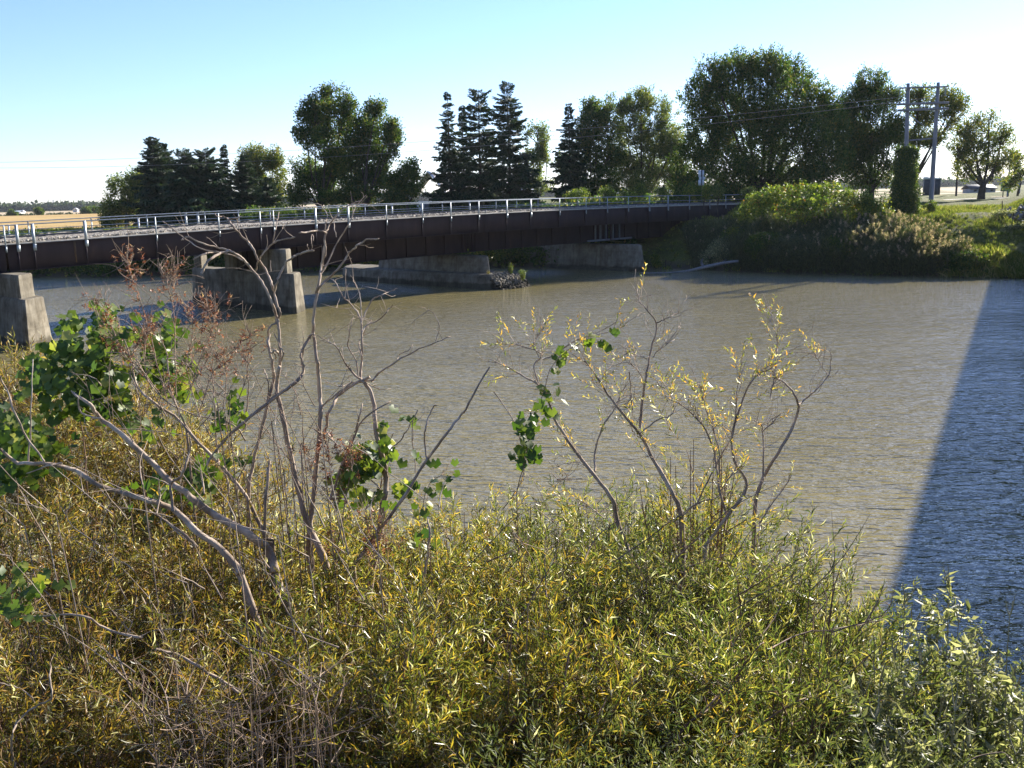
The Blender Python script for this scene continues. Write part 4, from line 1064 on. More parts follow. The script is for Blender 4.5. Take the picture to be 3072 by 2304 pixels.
bld('long_barn', 2098, 2150, 420, 400, 230, M['greyw'], M['shed_dark'], 'long low grey building behind the yellowing tree at the right')
bld('white_barn', 880, 972, 435, 372, 165, M['white'], M['white'], 'white gabled barn showing between the dark small tree and the open spruces', along='y', eave=0.35, depth=16)
bld('farm_house', 1106, 1150, 428, 402, 190, M['white'], M['roof'], 'small pale house glimpsed between the trunks right of the tallest spruce')
bld('farm_barn', 18, 42, 466, 456, 640, M['white'], M['roof'], 'long farm shed with a blue grey roof on the left horizon', grp='far farm buildings on the left horizon', cat='barn')
bld('farm_barn', 43.5, 52, 465, 454.5, 650, M['white'], M['white'], 'small white farm building beside the blue grey roofed shed', grp='far farm buildings on the left horizon', cat='barn', along='y')
bld('farm_house', 158, 167, 459, 449.5, 620, M['white'], M['white'], 'tiny white gabled house at the foot of the far wood', grp='far farm buildings on the left horizon', cat='house', along='y')
# green cabinet on legs
p = dsp(2172, 424, 145); zg = gz(p[0], p[1])
root = empty('utility_cabinet', (p[0], p[1], zg), 'small green cabinet on two legs near the right edge', 'cabinet')
m_ = MB(); m_.box((p[0], p[1], zg + 1.5), (1.3, .6, 1.3)); m_.build('cabinet_body', rough_mat('green_paint', [(0.3, (.09, .17, .15)), (.7, (.13, .22, .2))], 3, 2, .6, 0), root)
for s_ in (-.4, .4):
    m_ = MB(); m_.box((p[0] + s_, p[1], zg + .42), (.1, .1, .86)); m_.build('leg', M['metal_dark'], root)
for (x0, y0, y1, D, lab) in ((29, 716, 677, 112, 'pale marker pipe standing in the field edge beyond the bridge at the far left'), (418, 690, 656, 108, 'short white topped stake beyond the railing at the left')):
    t_ = pix(x0 - 3, y1, D); b = pix(x0, y0, D); b[2] = gz(b[0], b[1]) - .1
    root = empty('marker_post', b, lab, 'post', 'marker posts beyond the bridge')
    m_ = MB(); m_.tube([b, t_], 0.09, 8); m_.build('post', M['white'], root)
    m_ = MB(); m_.tube([t_ - np.array([0, 0, .02]), t_ + np.array([0, 0, .12])], 0.13, 8); m_.build('cap', M['white'], root)

# ------------------------------------------------------------------ driftwood, riprap, weeds on the broken pier
P = [pix(1925, 824, 86.0), pix(2000, 818, 85.2), pix(2060, 813, 84.6), pix(2110, 802, 84.0), pix(2165, 790, 83.6), pix(2215, 783, 83.4)]
P = [np.array([p[0], p[1], max(p[2], 0.05 + 0.02 * i)]) for i, p in enumerate(P)]
m_ = MB(); m_.tube(crom(P, 5), np.interp(np.linspace(0, 1, 26), [0, .3, .6, 1], [.03, .06, .15, .10]), 8)
q = P[3]; m_.tube([q, q + np.array([-.2, -.1, .45]), q + np.array([-.1, -.1, .75])], [.14, .09, .04], 6)
m_.tube([P[4], P[4] + np.array([.35, -.2, .35])], [.08, .03], 5)
tag(m_.build('driftwood_log', M['wood'], None, smooth=True, origin=P[3]), 'pale driftwood trunk lying on the waterline beside the last pier', 'log')

# stone heap and end wall of the road bridge at the right edge
m_ = MB(); nr = 420
cx0 = pix(3068, 700, 80)
rx = rng.normal(0, 1.0, nr); ry = rng.normal(0, 2.2, nr)
T = np.array([(cx0[0] + 1.5 + a * .6, 79 + b, gz(cx0[0] + 1.5 + a * .6, 79 + b) + 0.25 + max(0, 0.9 - abs(a) * .5) * rng.random()) for a, b in zip(rx, ry)])
scatter(m_, [stone], rng.normal(size=(nr, 3)), T, rng.uniform(0.10, 0.30, nr))
tag(m_.build('riprap', M['stone'], None, origin=T[0], kind='stuff'), 'heap of grey riprap stones on the slope at the right edge', 'stones')

def weed_clump(name, c, h, nst, label, cat, m1, templ, spread=0.5, group=None, S=(0.7, 1.1), stemr=0.012):
    root = empty(name, c, label, cat, group)
    w_ = MB(); T = []; Z = []
    for i in range(nst):
        a = rng.uniform(0, 6.28); e = rng.uniform(0, spread); hh = h * rng.uniform(.6, 1.1)
        b0 = c + np.array([math.cos(a), math.sin(a), 0]) * e * .15 * h
        t_ = b0 + np.array([math.cos(a) * e * hh, math.sin(a) * e * hh, hh * (1 - .3 * e)])
        pp = crom([b0, (b0 + t_) / 2 + np.array([0, 0, hh * .08]), t_], 3); w_.tube(pp, np.linspace(stemr, stemr * .3, len(pp)), 4)
        for f in np.linspace(.15, 1, 6):
            T.append(pp[int(f * (len(pp) - 1))]); Z.append(np.array([math.cos(a) * .5, math.sin(a) * .5, .8]) + rng.normal(0, .4, 3))
    m_ = MB(); scatter(m_, templ, np.array(Z), np.array(T), rng.uniform(S[0], S[1], len(T)))
    w_.build('stem', M['stem'], root); m_.build('foliage', M[m1], root)
    return root
weed_clump('weed', bp_(s_p3 + .9, -1.9, 1.1), 0.75, 7, 'thin green weed growing on the broken nose of the middle pier', 'weed', 'vinebush', CL_SMALL, group='weeds on the middle pier', S=(.35, .6))
weed_clump('weed', bp_(s_p3 + 1.2, -2.9, .65), 0.7, 8, 'yellow green weed nearest the tip of the broken middle pier', 'weed', 'vinebush', CL_SMALL, group='weeds on the middle pier', S=(.35, .6))
weed_clump('weed', bp_(s_p3 - 1.2, -1.5, 1.05), 0.35, 4, 'tiny dry weed on the ledge of the middle pier', 'weed', 'orange', CL_SMALL, group='weeds on the middle pier', S=(.2, .35))

# ------------------------------------------------------------------ reeds along the right bank
def reed_template(plume=True):
    st = MB(); H_ = 2.4; b1, b2 = rng.normal(0, .14, 2)
    pt = lambda t: np.array([b1 * t * t, b2 * t * t, H_ * t])
    V = []; F = []; k = 0
    for i in range(13):
        t = rng.uniform(.12, .9); a = rng.uniform(0, 6.28); e = rng.uniform(.35, .9); l = rng.uniform(.35, .65)
        v, f = leaf5(l, .040, rng.uniform(.15, .5), .2)
        V.append(rot_to(v, (math.cos(a) * math.sin(e), math.sin(a) * math.sin(e), math.cos(e)), rng.uniform(0, 6)) + pt(t)); F.append(f + k); k += 5
    st.tube([pt(0), pt(.5), pt(1)], [.010, .008, .004], 3)
    sv, sf = st.arrays(); V.append(sv); F.append(sf + k)
    PV = []; PF = []; k = 0
    for i in range(26):
        t = rng.uniform(.90, 1.06); a = rng.uniform(0, 6.28); e = rng.uniform(.3, 1.3); l = rng.uniform(.10, .20) * (1.25 - abs(t - .97) * 6)
        v, f = leaf5(l, .032, .5, .1)
        PV.append(rot_to(v, (math.cos(a) * math.sin(e), math.sin(a) * math.sin(e), math.cos(e)), rng.uniform(0, 6)) + pt(t)); PF.append(f + k); k += 5
    return (np.vstack(V), np.vstack(F)), (np.vstack(PV), np.vstack(PF))
RT_ = [reed_template() for _ in range(7)]
def reed_bed(name, xs, n, t0, t1, hs, plume_p, label):
    m_ = MB(); pl = MB()
    X = rng.uniform(xs[0], xs[1], n); tt = t0 + (t1 - t0) * rng.random(n); Y = yf(X) + tt
    keep = in_noise(np.stack([X, Y, X * 0], -1), .35, -.45, 3.0) ; X, Y = X[keep], Y[keep]; n = len(X)
    T = np.stack([X, Y, gz(X, Y) - .05], -1)
    hh = hs(X, Y - yf(X)) * rng.uniform(.75, 1.1, n) / 2.4 * np.array([1 + .38 * mnoise.noise(Vector((x * .45, y * .45, 9))) for x, y in zip(X, Y)])
    Z = norm(np.stack([rng.normal(-.06, .12, n), rng.normal(-.10, .12, n), np.ones(n)], -1)); k = rng.integers(0, 7, n); Mx = frames(Z)
    pk = rng.random(n) < plume_p(X)
    for i in range(7):
        q = k == i
        s_ = np.stack([np.sqrt(hh), np.sqrt(hh), hh], -1)
        if q.any(): m_.add(*place(*RT_[i][0], Mx[q], T[q], s_[q]))
        q = q & pk
        if q.any(): pl.add(*place(*RT_[i][1], Mx[q], T[q], s_[q]))
    o = tag(m_.build(name, M['reed'], None, origin=(float(X.mean()), float(Y.mean()), 1), kind='stuff'), label, 'reeds')
    p = pl.build('plumes', M['plume'], o); p['kind'] = 'stuff'
    return o
reed_bed('reed_bed', (17.0, 36.5), 5200, -0.5, 7.5, lambda x, t: np.interp(x, [15, 20, 26, 30, 34, 37], [1.2, 2.5, 2.6, 2.6, 2.3, 1.5]) * np.interp(t, [0, 1, 7], [.9, 1, .8]),
         lambda x: np.interp(x, [15, 24, 27, 30, 36], [.02, .04, .10, .22, .28]), 'dense dark reed bed with pale brown plumes along the right waterline')
# leafy bushes growing among the reeds and along the shaded bank behind the bridge
for k, (x, t, r, h, m0, lab) in enumerate((
    (18.3, .8, .7, 1.0, 'weed', 'low silvery bush at the left tip of the reed bed, next to the driftwood'), (19.3, 1.6, 1.0, 1.5, 'weed', 'silvery bush climbing the bank under the end of the girder'),
    (20.6, 3.4, 1.1, 1.9, 'maple_yellow', 'reddish leaved bush under the end of the girder'), (22.4, 2.0, 1.5, 2.1, 'maple', 'dark leafy bush in the reeds left of the driftwood end'),
    (24.5, 1.5, 1.7, 2.0, 'reed', 'grey green bush in the left half of the reed bed'), (27.5, 1.6, 1.5, 1.9, 'maple', 'dark bush in the middle of the reed bed'),
    (30.5, 1.2, 1.4, 1.8, 'reed', 'grey green bush in the right half of the reed bed'), (35.6, .8, 1.3, 1.3, 'maple', 'low dark bush at the right end of the reed bed'))):
    Y = float(yf(x)) + t; g = float(gz(x, Y)); r *= 1.25; h *= 1.2; root = empty('bank_bush', (x, Y, g), lab, 'bush', 'bushes among the reeds'); n = int(190 * r * h)
    d = norm(rng.normal(size=(n, 3))) * (rng.random(n) ** .4)[:, None]; T = np.stack([x + d[:, 0] * r * 1.1, Y + d[:, 1] * r, g + h * .5 + d[:, 2] * h * .55], -1); T[:, 2] = np.maximum(T[:, 2], g + .05)
    m_ = MB(); scatter(m_, CL_SMALL, d + np.array([0, 0, .5]), T, rng.uniform(.7, 1.2, n)); w_ = MB()
    for j in range(6): w_.tube(crom([(x, Y, g - .1), (x + rng.normal(0, .3) * r, Y + rng.normal(0, .3) * r, g + h * .5), tuple(T[int(rng.integers(0, n))])], 3), .02, 4)
    w_.build('stem', M['stem'], root); m_.build('foliage', M[m0], root)
n = 3600; X = rng.uniform(-75, 12.0, n); tt = rng.uniform(-.3, 6, n); Y = yf(X) + tt
H_ = (2.1 + 1.1 * np.array([mnoise.noise(Vector((x * .16, 5, 1))) for x in X])) * rng.random(n) ** .6
m_ = MB(); scatter(m_, CL_ROUND, norm(rng.normal(size=(n, 3)) + np.array([0, 0, .6])), np.stack([X, Y, np.maximum(gz(X, Y), 0) + H_], -1), rng.uniform(.7, 1.3, n))
tag(m_.build('bank_scrub', M['maple'], None, origin=(-20, 98, 1), kind='stuff'), 'dark scrub along the far waterline behind the railway bridge', 'scrub')

# grass on the slope and along the banks
def grass_field(name, n, xr, tr, hsz, label, far=True):
    X = rng.uniform(*xr, n); tt = rng.uniform(*tr, n)
    Y = (yf(X) + tt) if far else (yn(X) - tt)
    T = np.stack([X, Y, gz(X, Y) - .02], -1)
    m_ = MB(); scatter(m_, GT, norm(np.stack([rng.normal(0, .15, n), rng.normal(0, .15, n), np.ones(n)], -1)), T, hsz * rng.uniform(.6, 1.3, n) * (1 + .6 * np.sin(X * .7 + 1) * np.sin(Y * .6)))
    return tag(m_.build(name, M['grass'], None, origin=(float(X.mean()), float(Y.mean()), 3), kind='stuff'), label, 'grass')
GT = []
for _ in range(6):
    V = []; F = []; k = 0
    for i in range(14):
        a = rng.uniform(0, 6.28); e = rng.uniform(.05, .8); v, f = leaf5(rng.uniform(.5, 1.1), .09, .35, .2)
        V.append(rot_to(v, (math.cos(a) * math.sin(e), math.sin(a) * math.sin(e), math.cos(e)), rng.uniform(0, 6)) + np.array([rng.normal(0, .3), rng.normal(0, .3), 0])); F.append(f + k); k += 5
    GT.append((np.vstack(V), np.vstack(F)))
grass_field('grass', 9000, (26, 56), (0.0, 34), .30, 'sunlit rough grass on the slope at the right')
grass_field('grass', 5000, (-60, 30), (0.0, 26), .34, 'rough grass on the far bank behind the railway bridge')
grass_field('tall_grass', 1500, (34, 46), (-.2, 3.2), .75, 'tall bright green grass at the waterline on the right')

# ------------------------------------------------------------------ far wood, hedges, pylon
def treeline(name, n, x0, x1, y, hgt, label, size=5.0, depth=30, m='farwood'):
    X = rng.uniform(x0, x1, n); hh = hgt * (0.72 + 0.28 * np.array([mnoise.noise(Vector((x * .012, 1.7, 0))) + .5 * mnoise.noise(Vector((x * .05, 4, 0))) for x in X]))
    f = rng.random(n) ** .7
    T = np.stack([X, y + rng.uniform(0, depth, n), 4 + hh * f * .92], -1)
    m_ = MB(); scatter(m_, BIG, norm(rng.normal(size=(n, 3)) + np.array([0, 0, .6])), T, size * rng.uniform(.6, 1.2, n))
    return tag(m_.build(name, M[m], None, origin=((x0 + x1) / 2, y, 4), kind='stuff'), label, 'wood')
BIG = [plain_cluster(14, 0.5, .55, .42, .2) for _ in range(5)]
treeline('far_wood', 4200, -1100, -380, 1150, 9, 'low blue grey wood along the left horizon', 7)
treeline('far_wood', 5200, -380, 900, 1250, 10, 'far wood along the horizon behind the trees', 8)
treeline('hedge', 700, -330, -130, 440, 1.3, 'brown hedge along the far side of the crop field', 0.9, 4)
for (dx, dy, r, D, lab) in ((83, 456, 7.5, 430, 'small round dark bush at the edge of the crop field'), (186, 456, 9, 440, 'far dark bush left of the tree row'), (203, 455, 10, 445, 'far dark bush touching the left end of the tree row'), (26, 462, 9, 436, 'low brown bush at the far left of the crop field')):
    broadleaf(dx, D, [(dx, dy, r, r * .8), (dx + r * .6, dy + 1, r * .6, r * .5)], 'maple', lab, dens=1.1, templ=CL_ROUND, size=1.8, thr=-.6, group='far bushes at the crop field', name='field_bush', cat='bush', trunk_r=.1, limbs=3)
b = np.array(dsp(116, 440, 1500)); zt = dsp(116, 431, 1500)[2]
root = empty('lattice_mast', (b[0], b[1], 4), 'thin lattice mast above the far wood on the left horizon', 'mast')
m_ = MB()
for sx_, sy_ in ((-1, -1), (1, -1), (1, 1), (-1, 1)):
    m_.tube([(b[0] + sx_ * 2.4, b[1] + sy_ * 2.4, 4), (b[0] + sx_ * .4, b[1] + sy_ * .4, zt)], .22, 4)
for i in range(10):
    z0 = 4 + (zt - 4) * i / 10; z1 = 4 + (zt - 4) * (i + 1) / 10; w0 = 2.4 - 2.0 * i / 10; w1 = 2.4 - 2.0 * (i + 1) / 10
    m_.tube([(b[0] - w0, b[1] - w0, z0), (b[0] + w1, b[1] - w1, z1)], .12, 4); m_.tube([(b[0] + w0, b[1] - w0, z0), (b[0] - w1, b[1] - w1, z1)], .12, 4)
m_.build('lattice', M['galv'], root)
m_ = MB()
for z in (.72, .86): m_.beam((b[0] - 4, b[1], 4 + (zt - 4) * z), (b[0] + 4, b[1], 4 + (zt - 4) * z), .3, .3)
m_.build('crossarm', M['galv'], root)

# ------------------------------------------------------------------ foreground: willow thicket on the near bank
def disp_ground(dx, D, dy=1200):
    p = dsp(dx, dy, D); return float(gz(p[0], p[1]))
def willow(cx, ty, D, r, nst, nsh, matn, label, group='willow shrubs of the near thicket', templ=None, lowcut=0.3, shs=(0.75, 1.25), name='willow_shrub', stemr=0.016):
    templ = templ or SHOOTS
    top = dsp(cx, ty, D); X, Y = top[0], top[1]; g = float(gz(X, Y)); H = top[2] - g
    base = np.array([X, Y, g - 0.05])
    root = empty(name, base, label, 'shrub', group)
    st = MB(); T = []; Z = []; lowcut = max(lowcut, 1 - 1.9 / H)
    for i in range(nst):
        a = rng.uniform(0, 6.28); q = math.sqrt(rng.random()); d = np.array([math.cos(a), math.sin(a), 0])
        b = base + d * 0.28 * r * q + np.array([0, 0, 0])
        h = max(H * .5, H - 0.62 * r * q * q - abs(rng.normal(0, .16)) + .06)
        e = base + d * r * q + np.array([0, 0, h])
        mid = (b + e) / 2 + d * (-0.12 * r * q) + rng.normal(0, 0.05, 3) + np.array([0, 0, 0.08 * h])
        c = crom([b, mid, e + np.append(rng.normal(0, .04, 2), 0)], 5)
        st.tube(c, np.linspace(stemr * rng.uniform(.7, 1.2), 0.0025, len(c)), 5)
        ks = max(2, nsh // nst)
        br = []
        for j in range(5):
            f = rng.uniform(max(lowcut, .25), .97); p = c[int(f * (len(c) - 1))]
            dd = norm(d * 0.5 + rng.normal(0, .6, 3) + np.array([0, 0, .9])); L = rng.uniform(.25, .6) * (1.15 - f * .6)
            bb = crom([p, p + dd * L * .55, p + dd * L + np.array([0, 0, -.05 * L])], 3); br.append(bb)
            st.tube(bb, np.linspace(.005, .0018, len(bb)), 4)
        for j in range(ks):
            if rng.random() < .62:
                bb = br[int(rng.integers(0, 5))]; p = bb[int(rng.integers(1, len(bb)))]; dd = norm(bb[-1] - bb[0])
            else:
                f = lowcut + (1 - lowcut) * rng.random() ** .7; p = c[int(f * (len(c) - 1))]; dd = norm(c[-1] - c[-3])
            T.append(p + rng.normal(0, .015, 3)); Z.append(dd + rng.normal(0, .62, 3) + np.array([.10, 0, .12]))
    T = np.array(T); Z = np.array(Z)
    m_ = MB(); tw = MB()
    k = rng.integers(0, len(templ), len(T)); Mx = frames(Z); S = rng.uniform(shs[0], shs[1], len(T))
    for i, (lv, tv) in enumerate(templ):
        q = k == i
        if q.any():
            m_.add(*place(*lv, Mx[q], T[q], S[q])); st.add(*place(*tv, Mx[q], T[q], S[q]))
    for i in range(7):      # older stems that lean outwards and show between the leaves
        a = rng.uniform(0, 6.28); d = np.array([math.cos(a), math.sin(a), 0]); L = H * rng.uniform(.6, .95)
        e = base + d * r * rng.uniform(.7, 1.25) + np.array([0, 0, L]); b0 = base + d * .1 * r
        c = crom([b0, (b0 + e) / 2 + rng.normal(0, .06, 3) + np.array([0, 0, .12 * L]), e], 6); c[1:-1] += rng.normal(0, .006, (len(c) - 2, 3))
        st.tube(c, np.linspace(rng.uniform(.009, .015), .003, len(c)), 5)
    st.build('stems', M['stem'], root)
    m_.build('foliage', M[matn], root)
    return root
WIL = [
 (50, 800, 9.2, 1.0, 'willow_brown', 'tall rusty yellow willow shrub at the left edge beside the nearest pier'),
 (240, 890, 8.9, .9, 'willow_brown', 'brownish willow shrub below the dark green grape vine at the left'),
 (420, 985, 8.6, .85, 'willow_brown', 'olive brown willow shrub behind the reddish dead twigs'),
 (600, 1075, 8.2, .8, 'willow', 'yellow green willow shrub behind the foot of the tall dead tree'),
 (800, 1100, 8.0, .75, 'willow', 'low willow shrub behind the tall dead trunks, left of the small vine'),
 (980, 1100, 8.0, .75, 'willow', 'low willow shrub against the water right of the small vine'),
 (1180, 1035, 8.2, .75, 'willow_green', 'darker green willow clump behind the left part of the bare branched willow'),
 (1360, 1000, 8.1, .7, 'willow_green', 'tallest green willow clump behind the middle of the bare branched willow'),
 (1530, 1050, 7.8, .65, 'willow_green', 'green willow clump behind the right part of the bare branched willow'),
 (1690, 1170, 7.3, .55, 'willow_green', 'small green willow shrub at the water where the thicket starts to drop'),
 (110, 1090, 6.6, .9, 'willow_brown', 'broad rusty willow shrub in front of the thick leaning dead limb at the left'),
 (370, 1130, 6.4, .85, 'willow_brown', 'dense golden brown willow shrub crossed by the two thick dead limbs'),
 (640, 1200, 6.2, .8, 'willow', 'yellow willow shrub hiding the base of the tall dead tree'),
 (900, 1210, 6.2, .8, 'willow', 'yellow green willow shrub in front of the small vine'),
 (1150, 1200, 6.2, .75, 'willow', 'bright willow shrub in front of the left trunk of the bare branched willow'),
 (1400, 1200, 6.2, .75, 'willow_green', 'fresh green willow shrub round the middle trunk of the bare branched willow'),
 (1620, 1230, 6.2, .7, 'willow_green', 'light green willow shrub right of the middle trunk, against the water'),
 (1800, 1310, 6.1, .55, 'willow_green', 'light willow shrub whose right side meets the shadow edge on the water'),
 (80, 1340, 4.9, .75, 'willow_brown', 'dark tangled willow shrub in the lower left corner'),
 (400, 1390, 4.8, .75, 'willow_brown', 'tangled willow shrub at the bottom, second from the left corner'),
 (720, 1390, 4.8, .75, 'willow', 'golden willow shrub at the bottom, left of the picture centre'),
 (1020, 1395, 4.8, .75, 'willow', 'brightest golden yellow willow shrub at the bottom centre'),
 (1330, 1400, 4.8, .75, 'willow', 'yellow green willow shrub at the bottom right of the centre'),
 (1620, 1410, 4.8, .65, 'willow_green', 'green willow shrub at the bottom, crossed by a dark diagonal stem'),
 (1860, 1430, 5.1, .5, 'willow_green', 'rightmost green willow shrub, next to the grey green weeds'),
]
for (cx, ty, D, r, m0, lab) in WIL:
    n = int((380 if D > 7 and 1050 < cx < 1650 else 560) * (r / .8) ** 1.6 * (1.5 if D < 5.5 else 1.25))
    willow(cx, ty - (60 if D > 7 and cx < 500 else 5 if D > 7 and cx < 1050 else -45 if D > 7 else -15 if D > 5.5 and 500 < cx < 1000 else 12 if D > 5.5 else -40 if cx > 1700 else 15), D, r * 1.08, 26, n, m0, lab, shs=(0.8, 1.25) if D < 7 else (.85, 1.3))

# undergrowth: fine green weeds and fallen twigs on the bank
def undergrowth(name, n, xr, yr, templ, matn, size, label, zup=.8, hmax=1.3):
    Y = rng.uniform(*yr, n); X = rng.uniform(-1, 1, n) * (0.56 * Y + .5) + (xr[0] + xr[1]) / 2 * 0
    X = np.where((X < xr[0] * Y) | (X > xr[1] * Y), rng.uniform(xr[0], xr[1], n) * Y, X)
    T = np.stack([X, Y, gz(X, Y) + hmax * rng.random(n) ** 1.2], -1)
    m_ = MB(); scatter(m_, templ, norm(rng.normal(0, .5, (n, 3)) + np.array([0, 0, zup])), T, rng.uniform(*size, n))
    return tag(m_.build(name, M[matn], None, origin=(0, 6, 2), kind='stuff'), label, 'undergrowth')
undergrowth('undergrowth', 9000, (-.56, .56), (2.6, 10.5), FINE, 'fine', (.8, 1.8), 'fine feathery green weeds under the willows')
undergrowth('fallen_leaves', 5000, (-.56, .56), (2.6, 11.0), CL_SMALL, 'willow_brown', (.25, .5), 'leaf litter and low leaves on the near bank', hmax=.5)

# ------------------------------------------------------------------ dead tree and branches, traced in source pixels with a distance
def zoomed(pts, ox, oy, sc): return [(ox + x / sc, oy + y / sc) for x, y in pts]
Z1 = lambda *p: zoomed(p, 0, 700, 2.011)       # the enlargements the branches were read from
Z2 = lambda *p: zoomed(p, 700, 600, 2.074)
Z3 = lambda *p: zoomed(p, 1400, 850, 1.8433)
Z7 = lambda *p: zoomed(p, 400, 1100, 2.074)
def branch(mb, pts, D0, D1, w0, w1, n=6, knob=0.10, twigs=0, per=4):
    """pts in source pixels; w in source pixels of thickness"""
    m_ = len(pts); P = []
    for i, (x, y) in enumerate(pts):
        f = i / max(1, m_ - 1); D = D0 + (D1 - D0) * f
        P.append(pix(x, y, D + 0.05 * math.sin(i * 2.1 + x * .01)))
    C = crom(P, per)
    C[1:-1] += rng.normal(0, 0.0022, (len(C) - 2, 3))
    Dm = np.linspace(D0, D1, len(C))
    rad = np.linspace(w0, w1, len(C)) * 0.72 / 2901 * Dm / 2 * (1 + knob * rng.normal(0, 1, len(C)).clip(-1.2, 1.8))
    mb.tube(C, rad, n)
    for k in range(int(twigs * 1.7)):
        i = int(rng.integers(len(C) // 4, len(C) - 1)); t = norm(C[min(i + 1, len(C) - 1)] - C[i - 1]); L = rng.uniform(.06, .28)
        d = norm(t * .6 + rng.normal(0, .7, 3) + np.array([0, 0, .35])); p0 = C[i]; p1 = p0 + d * L * .5 + rng.normal(0, .012, 3); p2 = p1 + norm(d + rng.normal(0, .35, 3)) * L * .5
        cc = crom([p0, p1, p2], 3); mb.tube(cc, np.linspace(.0024, .0008, len(cc)), 4)
        if rng.random() < .6:
            p3 = p1 + norm(d + rng.normal(0, .8, 3)) * L * .45; mb.tube([p1, (p1 + p3) / 2 + rng.normal(0, .006, 3), p3], [.0016, .0012, .0007], 4)
    return C
def down(pt, D, dz_=1.4, dx=0.0):
    """continue a foot to the ground"""
    p = pix(pt[0], pt[1], D); g = float(gz(p[0], p[1])); return p, np.array([p[0] + dx, p[1] + .05, g - .1])
def foot(mb, pt, D, w, dx=0.0):
    p, q = down(pt, D, dx=dx); mb.tube(crom([q, (p + q) / 2 + np.array([-dx * .12, 0, 0]), p], 4), np.linspace(w * 1.25, w, 9) * 0.72 / 2901 * D / 2, 7)

DA = 6.9
d1 = MB()
f0 = Z7((1245, 1420))[0]; foot(d1, f0, DA, 34, dx=.15)
branch(d1, Z7((1245, 1420), (1180, 1180), (1100, 1020)), DA, DA, 34, 30, 8, .05, 1)
branch(d1, Z7((1100, 1020), (1060, 900), (1020, 740), (970, 520), (940, 360), (900, 190), (895, 100), (910, 0)), DA, 6.8, 27, 15, 8, .06, 5)
branch(d1, Z2((290, 1035), (290, 900), (275, 740)), 6.8, 6.8, 14, 12, 7, .06, 1)
branch(d1, Z2((275, 740), (240, 640), (190, 530), (130, 450), (60, 370), (0, 325)) + [(681, 750), (651, 742), (607, 730), (567, 712), (552, 714), (545, 720)], 6.8, 6.5, 12, 6, 6, .08, 2)
branch(d1, [(684, 752), (660, 760), (632, 777), (615, 797), (604, 820)], 6.55, 6.3, 11, 10, 7, .05)
branch(d1, [(729, 782), (700, 768), (663, 758), (602, 747), (561, 720), (525, 693), (500, 672), (488, 664)], 6.6, 6.8, 7, 3, 5, .08, 1)
branch(d1, [(660, 758), (636, 757), (612, 762), (590, 772), (580, 778)], 6.7, 6.5, 7, 6, 6, .06)
branch(d1, [(655, 742), (640, 727), (620, 711)], 6.6, 6.7, 4, 3, 5)
branch(d1, [(833, 957), (840, 938), (830, 913), (823, 875), (830, 850), (840, 822), (859, 788), (876, 773), (893, 764), (920, 755), (941, 752)], 6.8, 6.5, 11, 8, 6, .10, 1)
branch(d1, [(936, 753), (935, 730), (935, 706), (938, 706), (940, 722)], 6.5, 6.5, 4, 3, 5)
branch(d1, [(928, 754), (922, 738), (922, 732)], 6.5, 6.5, 3, 2, 5)
branch(d1, [(823, 875), (816, 858), (810, 840), (794, 803), (773.5, 776), (760, 747), (744, 726.6), (717, 699.5), (697, 677), (681, 654)], 6.8, 7.0, 11, 8, 6, .08, 2)
branch(d1, [(681, 654), (668, 650), (651, 649), (645, 640)], 7.0, 7.0, 5, 3, 5)
branch(d1, [(682, 660), (700, 657), (726, 649)], 7.0, 6.9, 5, 4, 5)
branch(d1, [(764, 815), (776, 783), (785, 765), (805, 742), (825, 727), (853, 717.5), (873, 714), (884, 711)], 6.9, 6.6, 7, 6, 6, .08, 2)
branch(d1, [(819, 729), (825, 697), (832, 660), (837, 636)], 6.8, 6.9, 5, 4, 5, .06, 1)
branch(d1, [(718, 700), (713, 670), (710, 655)], 6.9, 6.9, 3, 2, 5)
branch(d1, [(840, 1070), (826, 1050), (812, 1060), (806, 1020), (807, 985), (830, 965)], 6.8, 6.8, 10, 8, 6, .10, 1)      # left loop branch
branch(d1, [(836, 1100), (850, 1060), (838, 1035), (822, 1000)], 6.8, 6.7, 7, 4, 5, .12)
branch(d1, [(742, 1640), (746, 1582), (747, 1461)] + Z2((120, 1659), (160, 1480), (215, 1260), (250, 1120), (240, 1000), (215, 900), (225, 830)), 7.0, 6.8, 18, 11, 7, .07, 2)
branch(d1, Z2((265, 990), (250, 940)), 6.8, 6.7, 7, 5, 5)
branch(d1, [(790, 1107), (800, 1130), (806, 1165), (800, 1215)], 6.9, 6.9, 5, 6, 5, .1)
branch(d1, [(935, 600 + 0), (935, 600)], 7, 7, 1, 1) if False else None
# crossing curved limb
branch(d1, Z1((1190, 1500), (1290, 1330), (1400, 1200), (1560, 1070), (1700, 960), (1790, 885), (1832, 820), (1815, 745), (1830, 690), (1870, 620), (1895, 605)), 6.7, 6.9, 12, 8, 6, .08, 4)
# middle tall stem
d2 = MB()
foot(d2, (925, 1640), 7.0, 26, dx=.1)
branch(d2, [(925, 1640), (930, 1592), (935, 1524), (950, 1389), (962, 1245), (959, 1187), (954, 1100), (951, 1082), (941, 1010), (939, 966)], 7.0, 6.9, 24, 12, 8, .06, 4)
branch(d2, [(939, 966), (948, 889), (963, 817), (972, 745), (977, 701), (989, 672), (1013, 643), (1040, 622), (1066, 607), (1086, 602)], 6.9, 7.0, 13, 3, 6, .08, 3)
branch(d2, [(946, 880), (958, 840), (963, 800), (975, 760), (973, 720)], 6.85, 6.85, 8, 7, 5, .1, 1)
branch(d2, [(963, 817), (980, 793), (1013, 725), (1047, 672), (1062, 629), (1080, 605), (1099, 584.5)], 6.9, 7.0, 8, 3, 5, .08, 2)
branch(d2, [(948, 880), (960, 860), (985, 835), (1009, 812), (1030, 785), (1047, 759), (1070, 738), (1086, 728), (1105, 717), (1136, 716)], 6.9, 6.6, 10, 6, 6, .06, 1)
